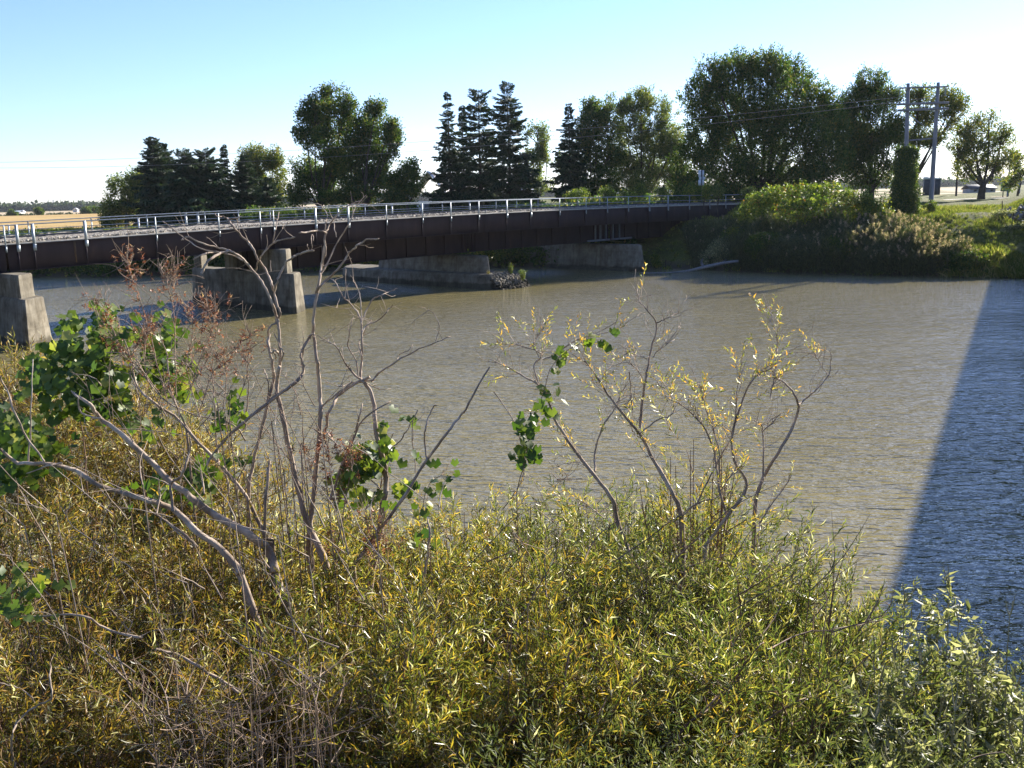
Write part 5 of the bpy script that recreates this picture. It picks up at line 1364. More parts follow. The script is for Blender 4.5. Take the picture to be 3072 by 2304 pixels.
branch(d2, [(980, 699), (966, 693), (951, 693), (925, 696), (898, 699)], 6.9, 6.6, 8, 7, 6, .05)
branch(d2, [(977, 672), (982, 643), (970, 626), (960, 614), (935, 609), (907, 610)], 6.95, 7.1, 4, 2, 5, .05)
branch(d2, [(1009, 711), (1004, 685), (999, 658), (990, 640), (984, 624)], 6.9, 7, 4, 2, 5)
branch(d2, [(977, 701), (975, 675), (980, 655)], 6.9, 6.9, 6, 4, 5)
branch(d2, Z2((480, 850), (435, 930), (425, 1000), (435, 1075), (395, 1130), (330, 1180), (250, 1230), (150, 1310), (60, 1390), (0, 1440)), 6.9, 6.7, 10, 13, 6, .08, 2)
# right dead stem
d3 = MB()
foot(d3, (1106, 1800), 7.1, 32, dx=-.1)
branch(d3, [(1106, 1800), (1123, 1679), (1142, 1582), (1152, 1510), (1159, 1437), (1147, 1370), (1128, 1293), (1118, 1196), (1094, 1148)], 7.1, 7.1, 30, 16, 8, .06, 4)
branch(d3, [(1094, 1148), (1081, 1130), (1086, 1082), (1086, 1034), (1081, 957), (1057, 918), (1028, 889), (1009, 851), (984, 831)], 7.1, 7.2, 13, 3, 6, .10, 5)
branch(d3, [(1083, 970), (1110, 909), (1125, 893), (1148, 884), (1170, 874), (1192, 865)], 7.1, 7.2, 6, 3, 5, .1, 2)
branch(d3, [(1086, 960), (1081, 889), (1068, 860), (1059, 841)], 7.1, 7.1, 5, 2, 5, .1, 2)
branch(d3, [(1086, 1000), (1100, 976), (1134, 962), (1158, 938), (1168, 925), (1177, 916)], 7.1, 7.0, 6, 4, 5, .12, 3)
branch(d3, [(1115, 1145), (1130, 1125), (1148, 1111), (1192, 1082), (1245, 1053), (1303, 1029), (1351, 1010)], 7.1, 6.8, 10, 4, 6, .10, 3)
branch(d3, [(1307, 1024), (1315, 998), (1317, 971), (1300, 940), (1280, 928), (1254, 918)], 6.9, 6.9, 5, 2, 5, .1, 1)
branch(d3, [(1192, 1082), (1197, 1064), (1215, 1055), (1230, 1048), (1237, 1032)], 6.95, 6.9, 4, 4, 5, .15)
branch(d3, [(1094, 1148), (1066, 1126), (1037, 1092), (1013, 1044), (984, 1024), (951, 1005)], 7.1, 6.9, 11, 3, 5, .08, 4)
branch(d3, [(1120, 1140), (1085, 1146), (1052, 1150), (1020, 1160), (1004, 1155), (975, 1148)], 7.1, 7.0, 8, 2, 5, .1, 2)
branch(d3, [(1110, 1130), (1052, 1159), (1013, 1188), (1000, 1215), (984, 1241), (978, 1283), (954, 1331)], 7.1, 6.95, 12, 14, 6, .1, 2)
branch(d3, [(1057, 1145), (1009, 1183), (970, 1217), (962, 1240)], 7.05, 6.95, 7, 8, 5, .1)
branch(d3, [(1075, 1130), (1068, 1080), (1045, 1040), (1050, 990), (1060, 950)], 7.1, 7.1, 6, 4, 5, .12, 3)
branch(d3, [(1086, 1070), (1075, 1030), (1085, 1015), (1098, 985), (1115, 960)], 7.1, 7.2, 6, 3, 5, .12, 3)
branch(d3, [(1094, 1145), (1120, 1160), (1135, 1165), (1150, 1168), (1175, 1166)], 7.1, 7.0, 5, 3, 5, .12, 1)
branch(d3, Z7((1330, 850), (1290, 640), (1370, 440), (1410, 300), (1425, 230)), 7.1, 7.0, 12, 6, 6, .08, 3)
branch(d3, Z7((1220, 830), (1290, 640), (1380, 420), (1450, 310), (1600, 215)), 7.0, 6.9, 13, 5, 6, .08, 3)
branch(d3, Z7((1540, 770), (1440, 660), (1360, 560), (1200, 430), (1090, 375)), 7.1, 6.9, 6, 4, 5, .06, 1)
branch(d3, Z7((1590, 520), (1650, 470), (1700, 400), (1740, 330), (1770, 270)), 7.0, 6.9, 6, 5, 5, .06, 1)
branch(d3, Z7((1755, 660), (1750, 560), (1735, 470), (1740, 330)), 7.0, 6.9, 5, 4, 5, .06, 1)
# right slanting bare stem
d4 = MB(); foot(d4, (1060, 1700), 6.8, 20, dx=.2)
branch(d4, [(1060, 1700), (1095, 1650), (1133, 1597), (1210, 1495), (1277, 1384), (1340, 1302), (1383, 1245), (1399, 1227), (1438, 1150), (1469, 1101)], 6.8, 6.7, 18, 7, 7, .08, 0)
branch(d4, [(1281, 1381), (1274, 1323), (1276, 1290), (1286, 1251), (1303, 1217), (1309, 1216)], 6.75, 6.6, 9, 6, 6, .08, 0)
branch(d4, [(1262, 1800), (1280, 1690), (1290, 1600), (1283, 1560)], 6.6, 6.6, 14, 8, 6, .08, 2)
for mbx, lab, p0 in ((d1, 'tall pale dead tree with hooked and drooping bare branches, left trunk', f0), (d2, 'straight dead trunk rising highest over the bridge, middle one', (925, 1640)), (d3, 'dead grey trunk with a tangle of crooked twigs in front of the vine', (1106, 1800)), (d4, 'bare slanting dead branch pointing right over the water', (1060, 1700))):
    b = down(p0, 7.0)[1]
    root = empty('dead_tree', b, lab, 'dead tree', 'dead trees in the thicket'); mbx.build('trunk', M['deadbark'], root, smooth=True)
# thick leaning limbs at the left
e1 = MB(); foot(e1, (824, 1717), 6.3, 42, dx=.9)
branch(e1, Z1((440, 960), (540, 1030), (600, 1110), (720, 1200), (880, 1350), (1020, 1490), (1150, 1590)) + [(641, 1543), (737, 1597), (805, 1654), (824, 1717)], 6.0, 6.3, 12, 42, 8, .05, 5)
branch(e1, Z1((430, 950), (470, 990), (480, 1070), (540, 1105), (610, 1115)), 6.0, 6.05, 5, 9, 6, .1, 1)
branch(e1, Z1((610, 1140), (700, 1175), (850, 1185), (1000, 1200), (1150, 1230)), 6.1, 6.2, 5, 3, 5, .06, 1)
e2 = MB(); foot(e2, (720, 1720), 5.9, 34, dx=1.1)
branch(e2, [(0, 1346), (55, 1389), (149, 1391), (224, 1411), (298, 1456), (373, 1481), (447, 1501), (520, 1529), (593, 1597), (660, 1645), (709, 1698), (720, 1720)], 5.6, 5.9, 13, 34, 8, .06, 5)
branch(e2, [(85, 1389), (90, 1290), (94, 1197), (99, 1078)], 5.65, 5.7, 8, 4, 6, .05, 0)
branch(e2, [(0, 1128), (20, 1170), (45, 1237), (80, 1310), (124, 1371), (132, 1385)], 5.6, 5.6, 7, 9, 6, .06, 0)
branch(e2, [(520, 1534), (511, 1457), (540, 1433), (555, 1400), (569, 1360), (572, 1330), (569, 1312)], 5.8, 5.7, 14, 7, 6, .12, 1)
branch(e2, [(511, 1457), (480, 1440), (430, 1425)], 5.75, 5.6, 5, 3, 5, .06, 0)
branch(e2, [(80, 1420), (110, 1410), (150, 1395), (185, 1390)], 5.6, 5.6, 4, 9, 6, .06, 0)
branch(e2, [(447, 1530), (500, 1565), (560, 1610), (590, 1640)], 5.8, 5.9, 8, 16, 6, .06, 3)
e3 = MB(); foot(e3, (815, 1620), 6.8, 24, dx=.1)
branch(e3, Z1((750, 640), (790, 760), (820, 900), (900, 1000), (1050, 1100), (1160, 1220), (1330, 1400)) + [(737, 1486), (795, 1606), (815, 1620)], 6.9, 6.8, 5, 20, 7, .06, 5)
branch(e3, Z1((960, 600), (1010, 740), (1020, 900), (1080, 1080), (1160, 1220)), 6.9, 6.85, 4, 10, 6, .06, 3)
branch(e3, Z1((1290, 700), (1280, 830), (1290, 950), (1300, 1130), (1310, 1300), (1320, 1400)), 6.9, 6.8, 4, 8, 5, .06, 3)
branch(e3, Z1((640, 720), (800, 740), (900, 900), (1010, 1020), (1200, 1100), (1400, 1150), (1480, 1250)), 6.9, 6.8, 4, 7, 5, .06, 3)
branch(e3, Z1((1000, 755), (1100, 770), (1160, 840), (1200, 930), (1300, 960), (1400, 1010)), 6.9, 6.8, 4, 6, 5, .06, 2)
branch(e3, Z1((1490, 640), (1480, 780), (1500, 900), (1495, 1000), (1480, 1180)), 6.9, 6.9, 3, 7, 5, .06, 2)
branch(e3, Z1((610, 920), (580, 880), (520, 855), (440, 850)), 6.8, 6.7, 5, 3, 5, .06, 0)
branch(e3, Z7((690, 1000), (620, 1050), (560, 860), (600, 760), (560, 640)), 6.7, 6.7, 6, 5, 5, .06, 1)
branch(e3, Z7((815, 1100), (820, 900), (835, 700), (845, 590)), 6.8, 6.8, 18, 13, 6, .1, 1)
e4 = MB(); foot(e4, (560, 2050), 4.7, 20, dx=.2)
branch(e4, zoomed([(130, 700), (500, 700), (620, 770), (800, 820), (860, 830)], 0, 1500, 2.011), 4.9, 4.8, 8, 14, 6, .08, 3)
branch(e4, zoomed([(940, 900), (1060, 930), (1190, 1000), (1320, 1080), (1450, 1170)], 0, 1500, 2.011), 4.8, 4.7, 12, 14, 6, .08, 2)
branch(e4, zoomed([(700, 900), (780, 1130), (870, 1290), (950, 1400), (1060, 1480), (1130, 1560)], 0, 1500, 2.011), 4.9, 4.6, 8, 14, 6, .06, 2)
branch(e4, zoomed([(960, 740), (1020, 900), (1080, 1060), (1130, 1220), (1180, 1310)], 0, 1500, 2.011), 4.9, 4.7, 7, 9, 6, .06, 1)
branch(e4, zoomed([(0, 1105), (100, 1130), (180, 1180), (215, 1235)], 0, 1500, 2.011), 4.4, 4.4, 5, 7, 5, .05, 0)
branch(e4, zoomed([(300, 980), (305, 1090), (310, 1200), (215, 1245), (120, 1320), (75, 1420), (75, 1550), (100, 1620)], 0, 1500, 2.011), 4.3, 4.2, 7, 11, 6, .08, 0)
branch(e4, zoomed([(1200, 1380), (1260, 1400), (1400, 1360), (1500, 1390), (1620, 1460)], 0, 1500, 2.011), 4.5, 4.4, 14, 7, 6, .12, 2)
branch(e4, zoomed([(850, 820), (950, 785), (1100, 780), (1240, 790)], 0, 1500, 2.011), 4.8, 4.7, 5, 3, 5, .05, 0)
branch(e4, zoomed([(1310, 760), (1450, 870), (1620, 930), (1800, 1030), (1920, 1130)], 0, 1500, 2.011), 4.8, 4.7, 5, 8, 5, .06, 2)
for mbx, lab, p0, dd in ((e1, 'thick pale dead limb leaning up to the left above the willows', (824, 1717), 6.3), (e2, 'thick dark dead limb reaching to the left edge with an upright bare shoot', (720, 1720), 5.9),
                         (e3, 'bundle of thin leaning stems behind the red dead leaves', (815, 1620), 6.8), (e4, 'tangle of dead branches in the lower left corner', (560, 2050), 4.7)):
    b = down(p0, dd)[1]
    root = empty('dead_limb', b, lab, 'dead limb', 'leaning dead limbs'); mbx.build('branch', M['deadbark'], root, smooth=True)

# twigs with dead red leaves
r1 = MB(); rl_T = []; rl_Z = []
def redtwig(pts, D, w0=5, w1=1.5, n=14, spread=1.0, lo=.3, mb=None, TT=None, ZZ=None):
    C = branch(mb or r1, pts, D, D, w0, w1, 5, .05, 16)
    for k in range(int(n * 1.5)):
        i = int((lo + (1 - lo) * rng.random() ** .8) * (len(C) - 1)); t = norm(C[min(i + 1, len(C) - 1)] - C[max(i - 1, 0)])
        (rl_T if TT is None else TT).append(C[i] + rng.normal(0, .045 * spread, 3)); (rl_Z if ZZ is None else ZZ).append(t + rng.normal(0, .6, 3))
redtwig([(500, 1200), (470, 1090), (450, 1000), (420, 900), (395, 830), (385, 790), (378, 755)], 6.9, n=26)
redtwig([(530, 1190), (525, 1050), (520, 930), (500, 850), (478, 790)], 6.9, n=12)
redtwig([(520, 900), (522, 830), (518, 785)], 6.9, 3, 1.5, n=7)
redtwig([(560, 1200), (600, 1080), (640, 980), (650, 910)], 6.8, n=16)
redtwig([(600, 1230), (640, 1120), (700, 1050), (760, 1000)], 6.8, n=12)
redtwig([(480, 1180), (400, 1080), (330, 1000), (262, 890)], 6.9, n=12)
redtwig([(450, 1150), (370, 1060), (330, 960), (300, 880)], 6.9, n=12)
redtwig([(560, 1180), (640, 1040), (640, 950), (600, 900)], 6.8, n=18)
redtwig([(700, 1250), (740, 1130), (745, 1050), (760, 960)], 6.8, n=12)
redtwig([(600, 1250), (560, 1100), (580, 1000), (560, 900)], 6.85, n=16)
redtwig([(500, 1250), (440, 1130), (440, 1000), (460, 960)], 6.85, n=12)
redtwig([(660, 1270), (680, 1150), (670, 1080), (640, 1060)], 6.8, n=16)
redtwig([(420, 1200), (390, 1100), (420, 1020), (470, 980)], 6.85, n=12)
redtwig([(500, 1300), (480, 1200), (510, 1150), (560, 1120)], 6.8, n=14)
DROOP = []
for _ in range(6):
    V = []; F = []; k = 0
    for i in range(9):
        t = rng.random(); a = rng.uniform(0, 6.28); e = rng.uniform(.9, 2.6); v, f = leaf5(rng.uniform(.025, .06), .010, rng.uniform(.3, 1.2), .7)
        V.append(rot_to(v, (math.cos(a) * math.sin(e), math.sin(a) * math.sin(e), math.cos(e)), rng.uniform(0, 6)) + np.array([0, 0, .12 * t])); F.append(f + k); k += 5
    tw = MB(); tw.tube([(0, 0, 0), (0, 0, .06), (0.004, 0, .13)], .0013, 3)
    DROOP.append(((np.vstack(V), np.vstack(F)), tw.arrays()))
def leafy(root, mbw, T, Z, templ, matn, size, wmat='twig', wname='twigs'):
    T = np.array(T); Z = np.array(Z); k = rng.integers(0, len(templ), len(T)); Mx = frames(Z); S = rng.uniform(*size, len(T)); m_ = MB()
    for i, (lv, tv) in enumerate(templ):
        q = k == i
        if q.any(): m_.add(*place(*lv, Mx[q], T[q], S[q])); mbw.add(*place(*tv, Mx[q], T[q], S[q]))
    mbw.build(wname, M[wmat], root); m_.build('foliage', M[matn], root)
b = down((560, 1300), 6.9)[1]
foot(r1, (560, 1290), 6.85, 10)
root = empty('dead_shrub', b, 'thin shrub with curled dead red brown leaves at the left before the shaded water', 'shrub', 'plants with dead red leaves')
leafy(root, r1, rl_T, rl_Z, DROOP, 'redleaf', (.30, .62))
r2 = MB(); T2 = []; Z2_ = []
for (x, y, n_) in ((980, 1340, 14), (1050, 1370, 16), (1000, 1480, 10), (930, 1380, 8), (1120, 1640, 14), (1150, 1600, 12), (1000, 1640, 8), (1100, 1560, 8)):
    redtwig([(x + 20, y + 110), (x + 6, y + 40), (x, y), (x - 8, y - 40)], 6.75, 3, 1.2, n=n_, lo=.2, mb=r2, TT=T2, ZZ=Z2_)
b = down((1000, 1750), 6.75)[1]
foot(r2, (1000, 1700), 6.75, 8); branch(r2, [(1000, 1700), (1020, 1600), (1040, 1480), (1060, 1380)], 6.75, 6.75, 8, 3)
root = empty('dead_shrub', b, 'small drooping tufts of orange red dead leaves on the middle dead trunk', 'shrub', 'plants with dead red leaves')
leafy(root, r2, T2, Z2_, DROOP, 'redleaf', (.35, .75))

# ------------------------------------------------------------------ sparse willow with dark bare branches over the water
h = MB(); HT = []; HZ = []
def hb(pts, w0, w1, D0=6.9, D1=6.9, tw=3, leaves=8, lo=.35):
    C = branch(h, pts, D0, D1, w0, w1, 6, .07, int(tw * 2.5)); leaves = int(leaves * .8)
    for k in range(leaves):
        i = int((lo + (1 - lo) * rng.random()) * (len(C) - 1)); t = norm(C[min(i + 1, len(C) - 1)] - C[max(i - 1, 0)])
        HT.append(C[i] + rng.normal(0, .02, 3)); HZ.append(t * .8 + rng.normal(0, .6, 3) + np.array([0, 0, .3]))
foot(h, (1888, 1664), 6.9, 26); foot(h, (2048, 1696), 7.0, 26); foot(h, (2116, 1637), 6.9, 18); foot(h, (2263, 1577), 7.1, 18)
hb(Z3((900, 1500), (830, 1300), (810, 1200), (720, 1080), (620, 950), (500, 780), (430, 600), (330, 520), (200, 450), (130, 420)), 24, 3, tw=6, leaves=22)
hb(Z3((410, 580), (370, 460), (410, 410), (400, 380), (280, 340), (170, 310)), 8, 3, leaves=12)
hb(Z3((420, 420), (500, 390), (590, 320), (700, 290), (850, 250), (900, 200)), 7, 2, leaves=14)
hb(Z3((400, 410), (370, 340), (400, 280), (440, 230)), 4, 2, leaves=10)
hb(Z3((710, 1040), (710, 930), (750, 800), (820, 690), (850, 620), (880, 560)), 11, 4, leaves=8)
hb(Z3((640, 1080), (500, 1085), (560, 1080), (500, 1000)), 5, 3, leaves=6)
hb(Z3((1195, 1560), (1185, 1290), (1130, 1150), (1040, 990), (960, 840), (830, 680), (740, 550), (680, 460), (580, 390)), 24, 4, 7.0, 6.8, tw=6, leaves=30)
hb(Z3((960, 800), (970, 650), (990, 530), (1020, 370), (1050, 230), (1000, 150), (955, 100), (950, 60)), 13, 3, 6.95, 7.0, tw=5, leaves=4)
hb(Z3((1050, 220), (1080, 205), (1120, 185), (1165, 165), (1180, 140)), 6, 2, leaves=0)
hb(Z3((1030, 410), (1060, 370), (1090, 350), (1150, 310)), 5, 2, leaves=0)
hb(Z3((1000, 420), (950, 400), (900, 380), (880, 375)), 5, 2, leaves=0)
hb(Z3((980, 550), (960, 500), (900, 440), (830, 450), (770, 480)), 5, 2, leaves=8)
hb(Z3((960, 830), (1060, 750), (1140, 720), (1130, 620), (1060, 560)), 7, 3, leaves=14)
hb(Z3((1190, 1290), (1240, 1240), (1290, 1210), (1390, 1180), (1440, 1090), (1560, 990)), 9, 4, leaves=12)
hb(Z3((1320, 1450), (1440, 1290), (1550, 1120), (1480, 980), (1470, 830), (1530, 640), (1570, 550), (1620, 500), (1700, 460)), 16, 4, tw=6, leaves=26)
hb(Z3((1440, 1290), (1400, 1150), (1380, 1000), (1360, 900), (1300, 780), (1200, 680), (1120, 640)), 12, 4, tw=5, leaves=20)
hb(Z3((1400, 1100), (1390, 900), (1340, 740), (1300, 620), (1290, 560)), 7, 3, leaves=22)
hb(Z3((1260, 1250), (1330, 1100), (1420, 930), (1480, 800), (1500, 560), (1560, 400)), 8, 2, leaves=22)
hb(Z3((1590, 1340), (1600, 1190), (1640, 1080), (1720, 940), (1800, 800), (1835, 680), (1810, 610), (1760, 550), (1700, 520)), 18, 6, 7.1, 7.0, tw=4, leaves=6, lo=.85)
hb(Z3((1700, 520), (1710, 440), (1720, 330), (1710, 280), (1700, 220), (1690, 180)), 5, 2, 7.0, 7.0, leaves=14)
hb(Z3((1680, 640), (1690, 560), (1705, 520)), 6, 5, 7.0, 7.0, leaves=8, lo=0)
hb(Z3((1835, 670), (1870, 640), (1920, 600), (2000, 510), (2015, 420), (2012, 360)), 10, 2, 7.0, 7.0, tw=3, leaves=2)
hb(Z3((2000, 510), (1960, 450), (1930, 390), (1925, 350)), 4, 2, 7.0, 7.0, leaves=4)
hb(Z3((1640, 1080), (1640, 950), (1635, 800), (1590, 760)), 9, 4, 7.05, 7.0, leaves=4)
hb(Z3((1635, 820), (1690, 770), (1740, 715)), 5, 3, 7.0, 7.0, leaves=2)
hb(Z3((1620, 1330), (1680, 1230), (1750, 1140), (1800, 1060)), 8, 3, 7.0, 7.0, leaves=4)
hb(Z3((760, 1300), (700, 1250), (610, 1190)), 7, 3, leaves=6)
hb(Z3((150, 600), (250, 740), (300, 880), (320, 960), (300, 1100), (200, 1250)), 5, 4, 6.9, 7.0, leaves=10)
hb(Z3((900, 490), (910, 620), (915, 700)), 5, 6, leaves=4)
SP2 = [shoot_template(n=11, L=0.26, leafL=0.055, leafW=0.009, spread=0.85, droop=.3, gap=.25) for _ in range(6)]
b = down((2048, 1696), 7.0)[1]
root = empty('bare_willow', b, 'half bare willow with dark forking branches and few orange leaves against the water', 'small tree')
leafy(root, h, HT, HZ, SP2, 'orange', (.6, 1.1), 'deadbark', 'trunk')
# extra greener shoots low on the same clump
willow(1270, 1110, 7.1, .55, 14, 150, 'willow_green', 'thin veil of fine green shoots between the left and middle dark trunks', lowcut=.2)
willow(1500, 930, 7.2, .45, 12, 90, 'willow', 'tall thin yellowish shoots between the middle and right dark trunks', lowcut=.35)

# ------------------------------------------------------------------ grape vines with broad lobed leaves
def vine_leaf():
    a = np.linspace(0, 2 * np.pi, 15)[:-1]
    lob = {0: 1.0}
    r = 0.5 * (1 + 0.16 * np.cos(5 * a)) * (1 + 0.07 * np.cos(15 * a)); r[7] *= 0.35
    V = [(0, 0.04, .0)] + [(math.sin(x) * q, 0.16 * abs(math.sin(x)) * q - .12 * max(0, math.cos(x)) * q, math.cos(x) * q) for x, q in zip(a, r)]
    V = np.array(V) + np.array([0, 0, .35]); n = 14
    F = [(0, 1 + i, 1 + (i + 1) % n, 1 + (i + 2) % n) for i in range(0, n, 2)]
    return V, np.array(F)
VL = [vine_leaf()]
def vine(label, pts, n, size, jit, D, cat='vine', matn='vine', stemw=6, blobs=None):
    """pts: path in source pixels with a distance; blobs: (x, y, rx, ry) patches of leaves"""
    st = MB(); C = branch(st, pts, D, D, stemw, stemw * .6, 5, .05, 2)
    T = []; 
    if blobs:
        tot = sum(rx * ry for _, _, rx, ry in blobs)
        for (x, y, rx, ry) in blobs:
            for _ in range(int(n * rx * ry / tot)):
                px_, py_ = x + rx * .62 * rng.normal(), y + ry * .62 * rng.normal()
                if ry < 45 or mnoise.noise(Vector((px_ * .018, py_ * .018, 3.3))) > -.12: T.append(pix(px_, py_, D + rng.normal(0, jit)))
    else:
        for _ in range(n):
            T.append(C[int(rng.integers(0, len(C)))] + rng.normal(0, jit, 3))
    T = np.array(T); n = len(T)
    # leaves hang with their faces up and outwards
    nrm = norm(rng.normal(0, .45, (n, 3)) + np.array([.25, -.75, .65])); dn = norm(np.array([0, 0, -1.0]) + rng.normal(0, .45, (n, 3)))
    X = norm(np.cross(nrm, dn)); Zv = norm(np.cross(X, nrm)); Mx = np.stack([X, nrm, Zv], -1)
    m_ = MB(); m_.add(*place(*VL[0], Mx, T, rng.uniform(*size, n)))
    p0 = pts[0]; b = down(p0, D)[1]; foot(st, p0, D, stemw)
    root = empty('grape_vine', b, label, cat, 'grape vines climbing in the thicket')
    st.build('stem', M['stem'], root, smooth=True); m_.build('leaves', M[matn], root)
vine('large dark green grape vine mound at the left in front of the nearest pier', [(260, 1450), (250, 1300), (230, 1180), (260, 1060), (330, 960)], 2300, (.05, .095), .25, 7.6,
     blobs=[(300, 1000, 85, 75), (240, 1060, 90, 90), (180, 1140, 75, 80), (330, 1090, 90, 80), (470, 1030, 70, 70), (520, 1110, 50, 70), (380, 1190, 90, 60), (240, 1200, 80, 60)])
vine('grape vine at the left edge below the dark mound', [(60, 1600), (50, 1450), (60, 1330), (90, 1250)], 700, (.045, .08), .2, 6.4, blobs=[(40, 1290, 70, 70), (90, 1360, 70, 50), (20, 1400, 40, 50)])
vine('small bright grape vine on the right dead trunk over the water', [(1130, 1640), (1140, 1520), (1150, 1400), (1180, 1300)], 620, (.05, .085), .14, 7.15,
     blobs=[(1150, 1310, 45, 50), (1200, 1290, 40, 50), (1110, 1400, 70, 60), (1170, 1400, 60, 80), (1060, 1440, 60, 50), (1080, 1370, 40, 40), (1200, 1430, 40, 50)])
vine('few grape leaves beside the slanting bare branch', [(1290, 1650), (1270, 1530), (1290, 1450), (1340, 1420)], 26, (.05, .08), .06, 6.7, stemw=4)
vine('string of bright grape leaves climbing the left dark branch of the bare willow', [(1550, 1480), (1575, 1380), (1600, 1260), (1630, 1180), (1650, 1110), (1690, 1060), (1740, 1030), (1790, 1000), (1850, 965)], 85, (.05, .085), .045, 6.75, stemw=4,
     blobs=[(1775, 1015, 22, 18), (1815, 1012, 22, 18), (1690, 1070, 22, 18), (1720, 1045, 18, 18), (1850, 985, 16, 12), (1660, 1100, 14, 20), (1650, 1165, 28, 20), (1620, 1235, 45, 30), (1590, 1285, 40, 35), (1570, 1330, 35, 40), (1600, 1350, 25, 30), (1555, 1390, 14, 20)])
vine('dark grape vine leaves low at the left edge among brown willows', [(120, 1950), (110, 1850), (100, 1770)], 80, (.04, .07), .14, 5.0, blobs=[(60, 1740, 60, 50), (120, 1790, 60, 50), (30, 1800, 40, 40)])
vine('patch of light green vine leaves between the leaning limbs', [(620, 1560), (600, 1480), (590, 1430)], 240, (.05, .085), .2, 7.0, blobs=[(600, 1450, 60, 50), (640, 1400, 60, 50), (480, 1480, 60, 40), (440, 1250, 50, 60), (690, 1220, 40, 50)])

# ------------------------------------------------------------------ grey green seeding weeds at the lower right
def ovate(l, w_):
    v, f = leaf5(l, w_, .25, .12); return v, f
WEEDT = []
for _ in range(6):
    V = []; F = []; k = 0
    for i in range(16):
        t = rng.random(); a = rng.uniform(0, 6.28); e = rng.uniform(.6, 1.9); v, f = ovate(rng.uniform(.03, .085), rng.uniform(.012, .026))
        V.append(rot_to(v, (math.cos(a) * math.sin(e), math.sin(a) * math.sin(e), math.cos(e)), rng.uniform(0, 6)) + np.array([0, 0, .22 * t])); F.append(f + k); k += 5
    for i in range(26):
        t = rng.uniform(.3, 1); a = rng.uniform(0, 6.28); v, f = ovate(.014, .009)
        V.append(rot_to(v, rng.normal(size=3), 0) + np.array([math.cos(a) * .012, math.sin(a) * .012, .24 * t])); F.append(f + k); k += 5
    tw = MB(); tw.tube([(0, 0, 0), (0, 0, .12), (0, 0, .25)], .0022, 4)
    WEEDT.append(((np.vstack(V), np.vstack(F)), tw.arrays()))
def spike(mb, p, d, L, r=.0042):
    C = crom([p, p + d * L * .5 + rng.normal(0, .004, 3), p + norm(d + np.array([0, 0, .15])) * L], 4)
    mb.tube(C, np.linspace(r, r * .35, len(C)) * (1 + .35 * rng.random(len(C))), 5)
def weed(cx, ty, D, r, nst, label, dens=1.0):
    top = pix(cx, ty, D); X, Y = top[0], top[1]; g = float(gz(X, Y)); H = top[2] - g
    base = np.array([X, Y, g - .03]); root = empty('seeding_weed', base, label, 'weed', 'grey green weeds at the lower right')
    st = MB(); sp = MB(); T = []; Z = []
    for i in range(nst):
        a = rng.uniform(0, 6.28); q = math.sqrt(rng.random()) if i else .05; d = np.array([math.cos(a), math.sin(a), 0]); h_ = H * (1 - .22 * q * q) * (rng.uniform(.82, .98) if i else .97)
        c = crom([base + d * .06, base + d * r * q * .55 + np.array([0, 0, h_ * .55]), base + d * r * q + np.array([0, 0, h_])], 5); st.tube(c, np.linspace(.007, .0025, len(c)), 5)
        for j in range(6):
            f = rng.uniform(.45, .97); p = c[int(f * (len(c) - 1))]; dd = norm(rng.normal(0, .6, 3) + np.array([0, 0, .8])); L = rng.uniform(.08, .28); e = p + dd * L; st.tube([p, (p + e) / 2, e], .002, 4)
            for _ in range(int(rng.integers(1, 4))): spike(sp, e, norm(dd + rng.normal(0, .35, 3) + np.array([0, 0, .7])), rng.uniform(.05, .12))
            T.append(e - dd * .1); Z.append(dd)
        for _ in range(int(rng.integers(2, 4))): spike(sp, c[-1], norm(rng.normal(0, .35, 3) + np.array([0, 0, 1])), rng.uniform(.07, .15))
        for _ in range(int(9 * dens)):
            f = rng.uniform(.3, .93); T.append(c[int(f * (len(c) - 1))] + rng.normal(0, .03, 3)); Z.append(rng.normal(0, .6, 3) + np.array([0, 0, .8]))
    st.add(*sp.arrays()); st.build('stem', M['seed'], root)
    T = np.array(T); Z = np.array(Z); k = rng.integers(0, 6, len(T)); Mx = frames(Z); S = rng.uniform(.8, 1.3, len(T)); m_ = MB(); tw = MB()
    for i, (lv, tv) in enumerate(WEEDT):
        q_ = k == i
        if q_.any(): m_.add(*place(*lv, Mx[q_], T[q_], S[q_]))
    m_.build('foliage', M['weed'], root)
M['seed'] = rough_mat('dry_seed_spike', [(0.3, (0.20, 0.19, 0.10)), (0.7, (0.42, 0.38, 0.24))], 30, 3, .8, .3, 80)
weed(2860, 1715, 5.4, .38, 9, 'tallest seeding weed with upright spikes against the dark blue water')
weed(2720, 1765, 5.6, .28, 6, 'seeding weed left of the tallest one, against the shadow edge')
weed(3040, 1800, 5.2, .30, 6, 'thin seeding weed at the right edge above the bottom corner')
weed(2920, 1900, 5.0, .40, 9, 'leafy seeding weed leaning right over the dark water', 1.3)
weed(2700, 1930, 4.9, .42, 12, 'bushy grey green weed at the end of the willows', 1.8)
weed(3060, 2010, 4.7, .42, 12, 'bushy grey green weed at the right edge', 1.8)
weed(2860, 2080, 4.5, .42, 14, 'dense pale weed in the lower right corner, left one', 2.2)
weed(3060, 2150, 4.3, .40, 14, 'dense pale weed in the lower right corner, right one', 2.2)
weed(2640, 2110, 4.4, .40, 12, 'dense pale weed at the bottom beside the rightmost green willow', 2.0)
undergrowth('low_weeds', 2600, (.30, .58), (3.0, 6.6), [w_[0] for w_ in WEEDT], 'weed', (.9, 1.5), 'low grey green weeds covering the near bank at the lower right', hmax=1.0)
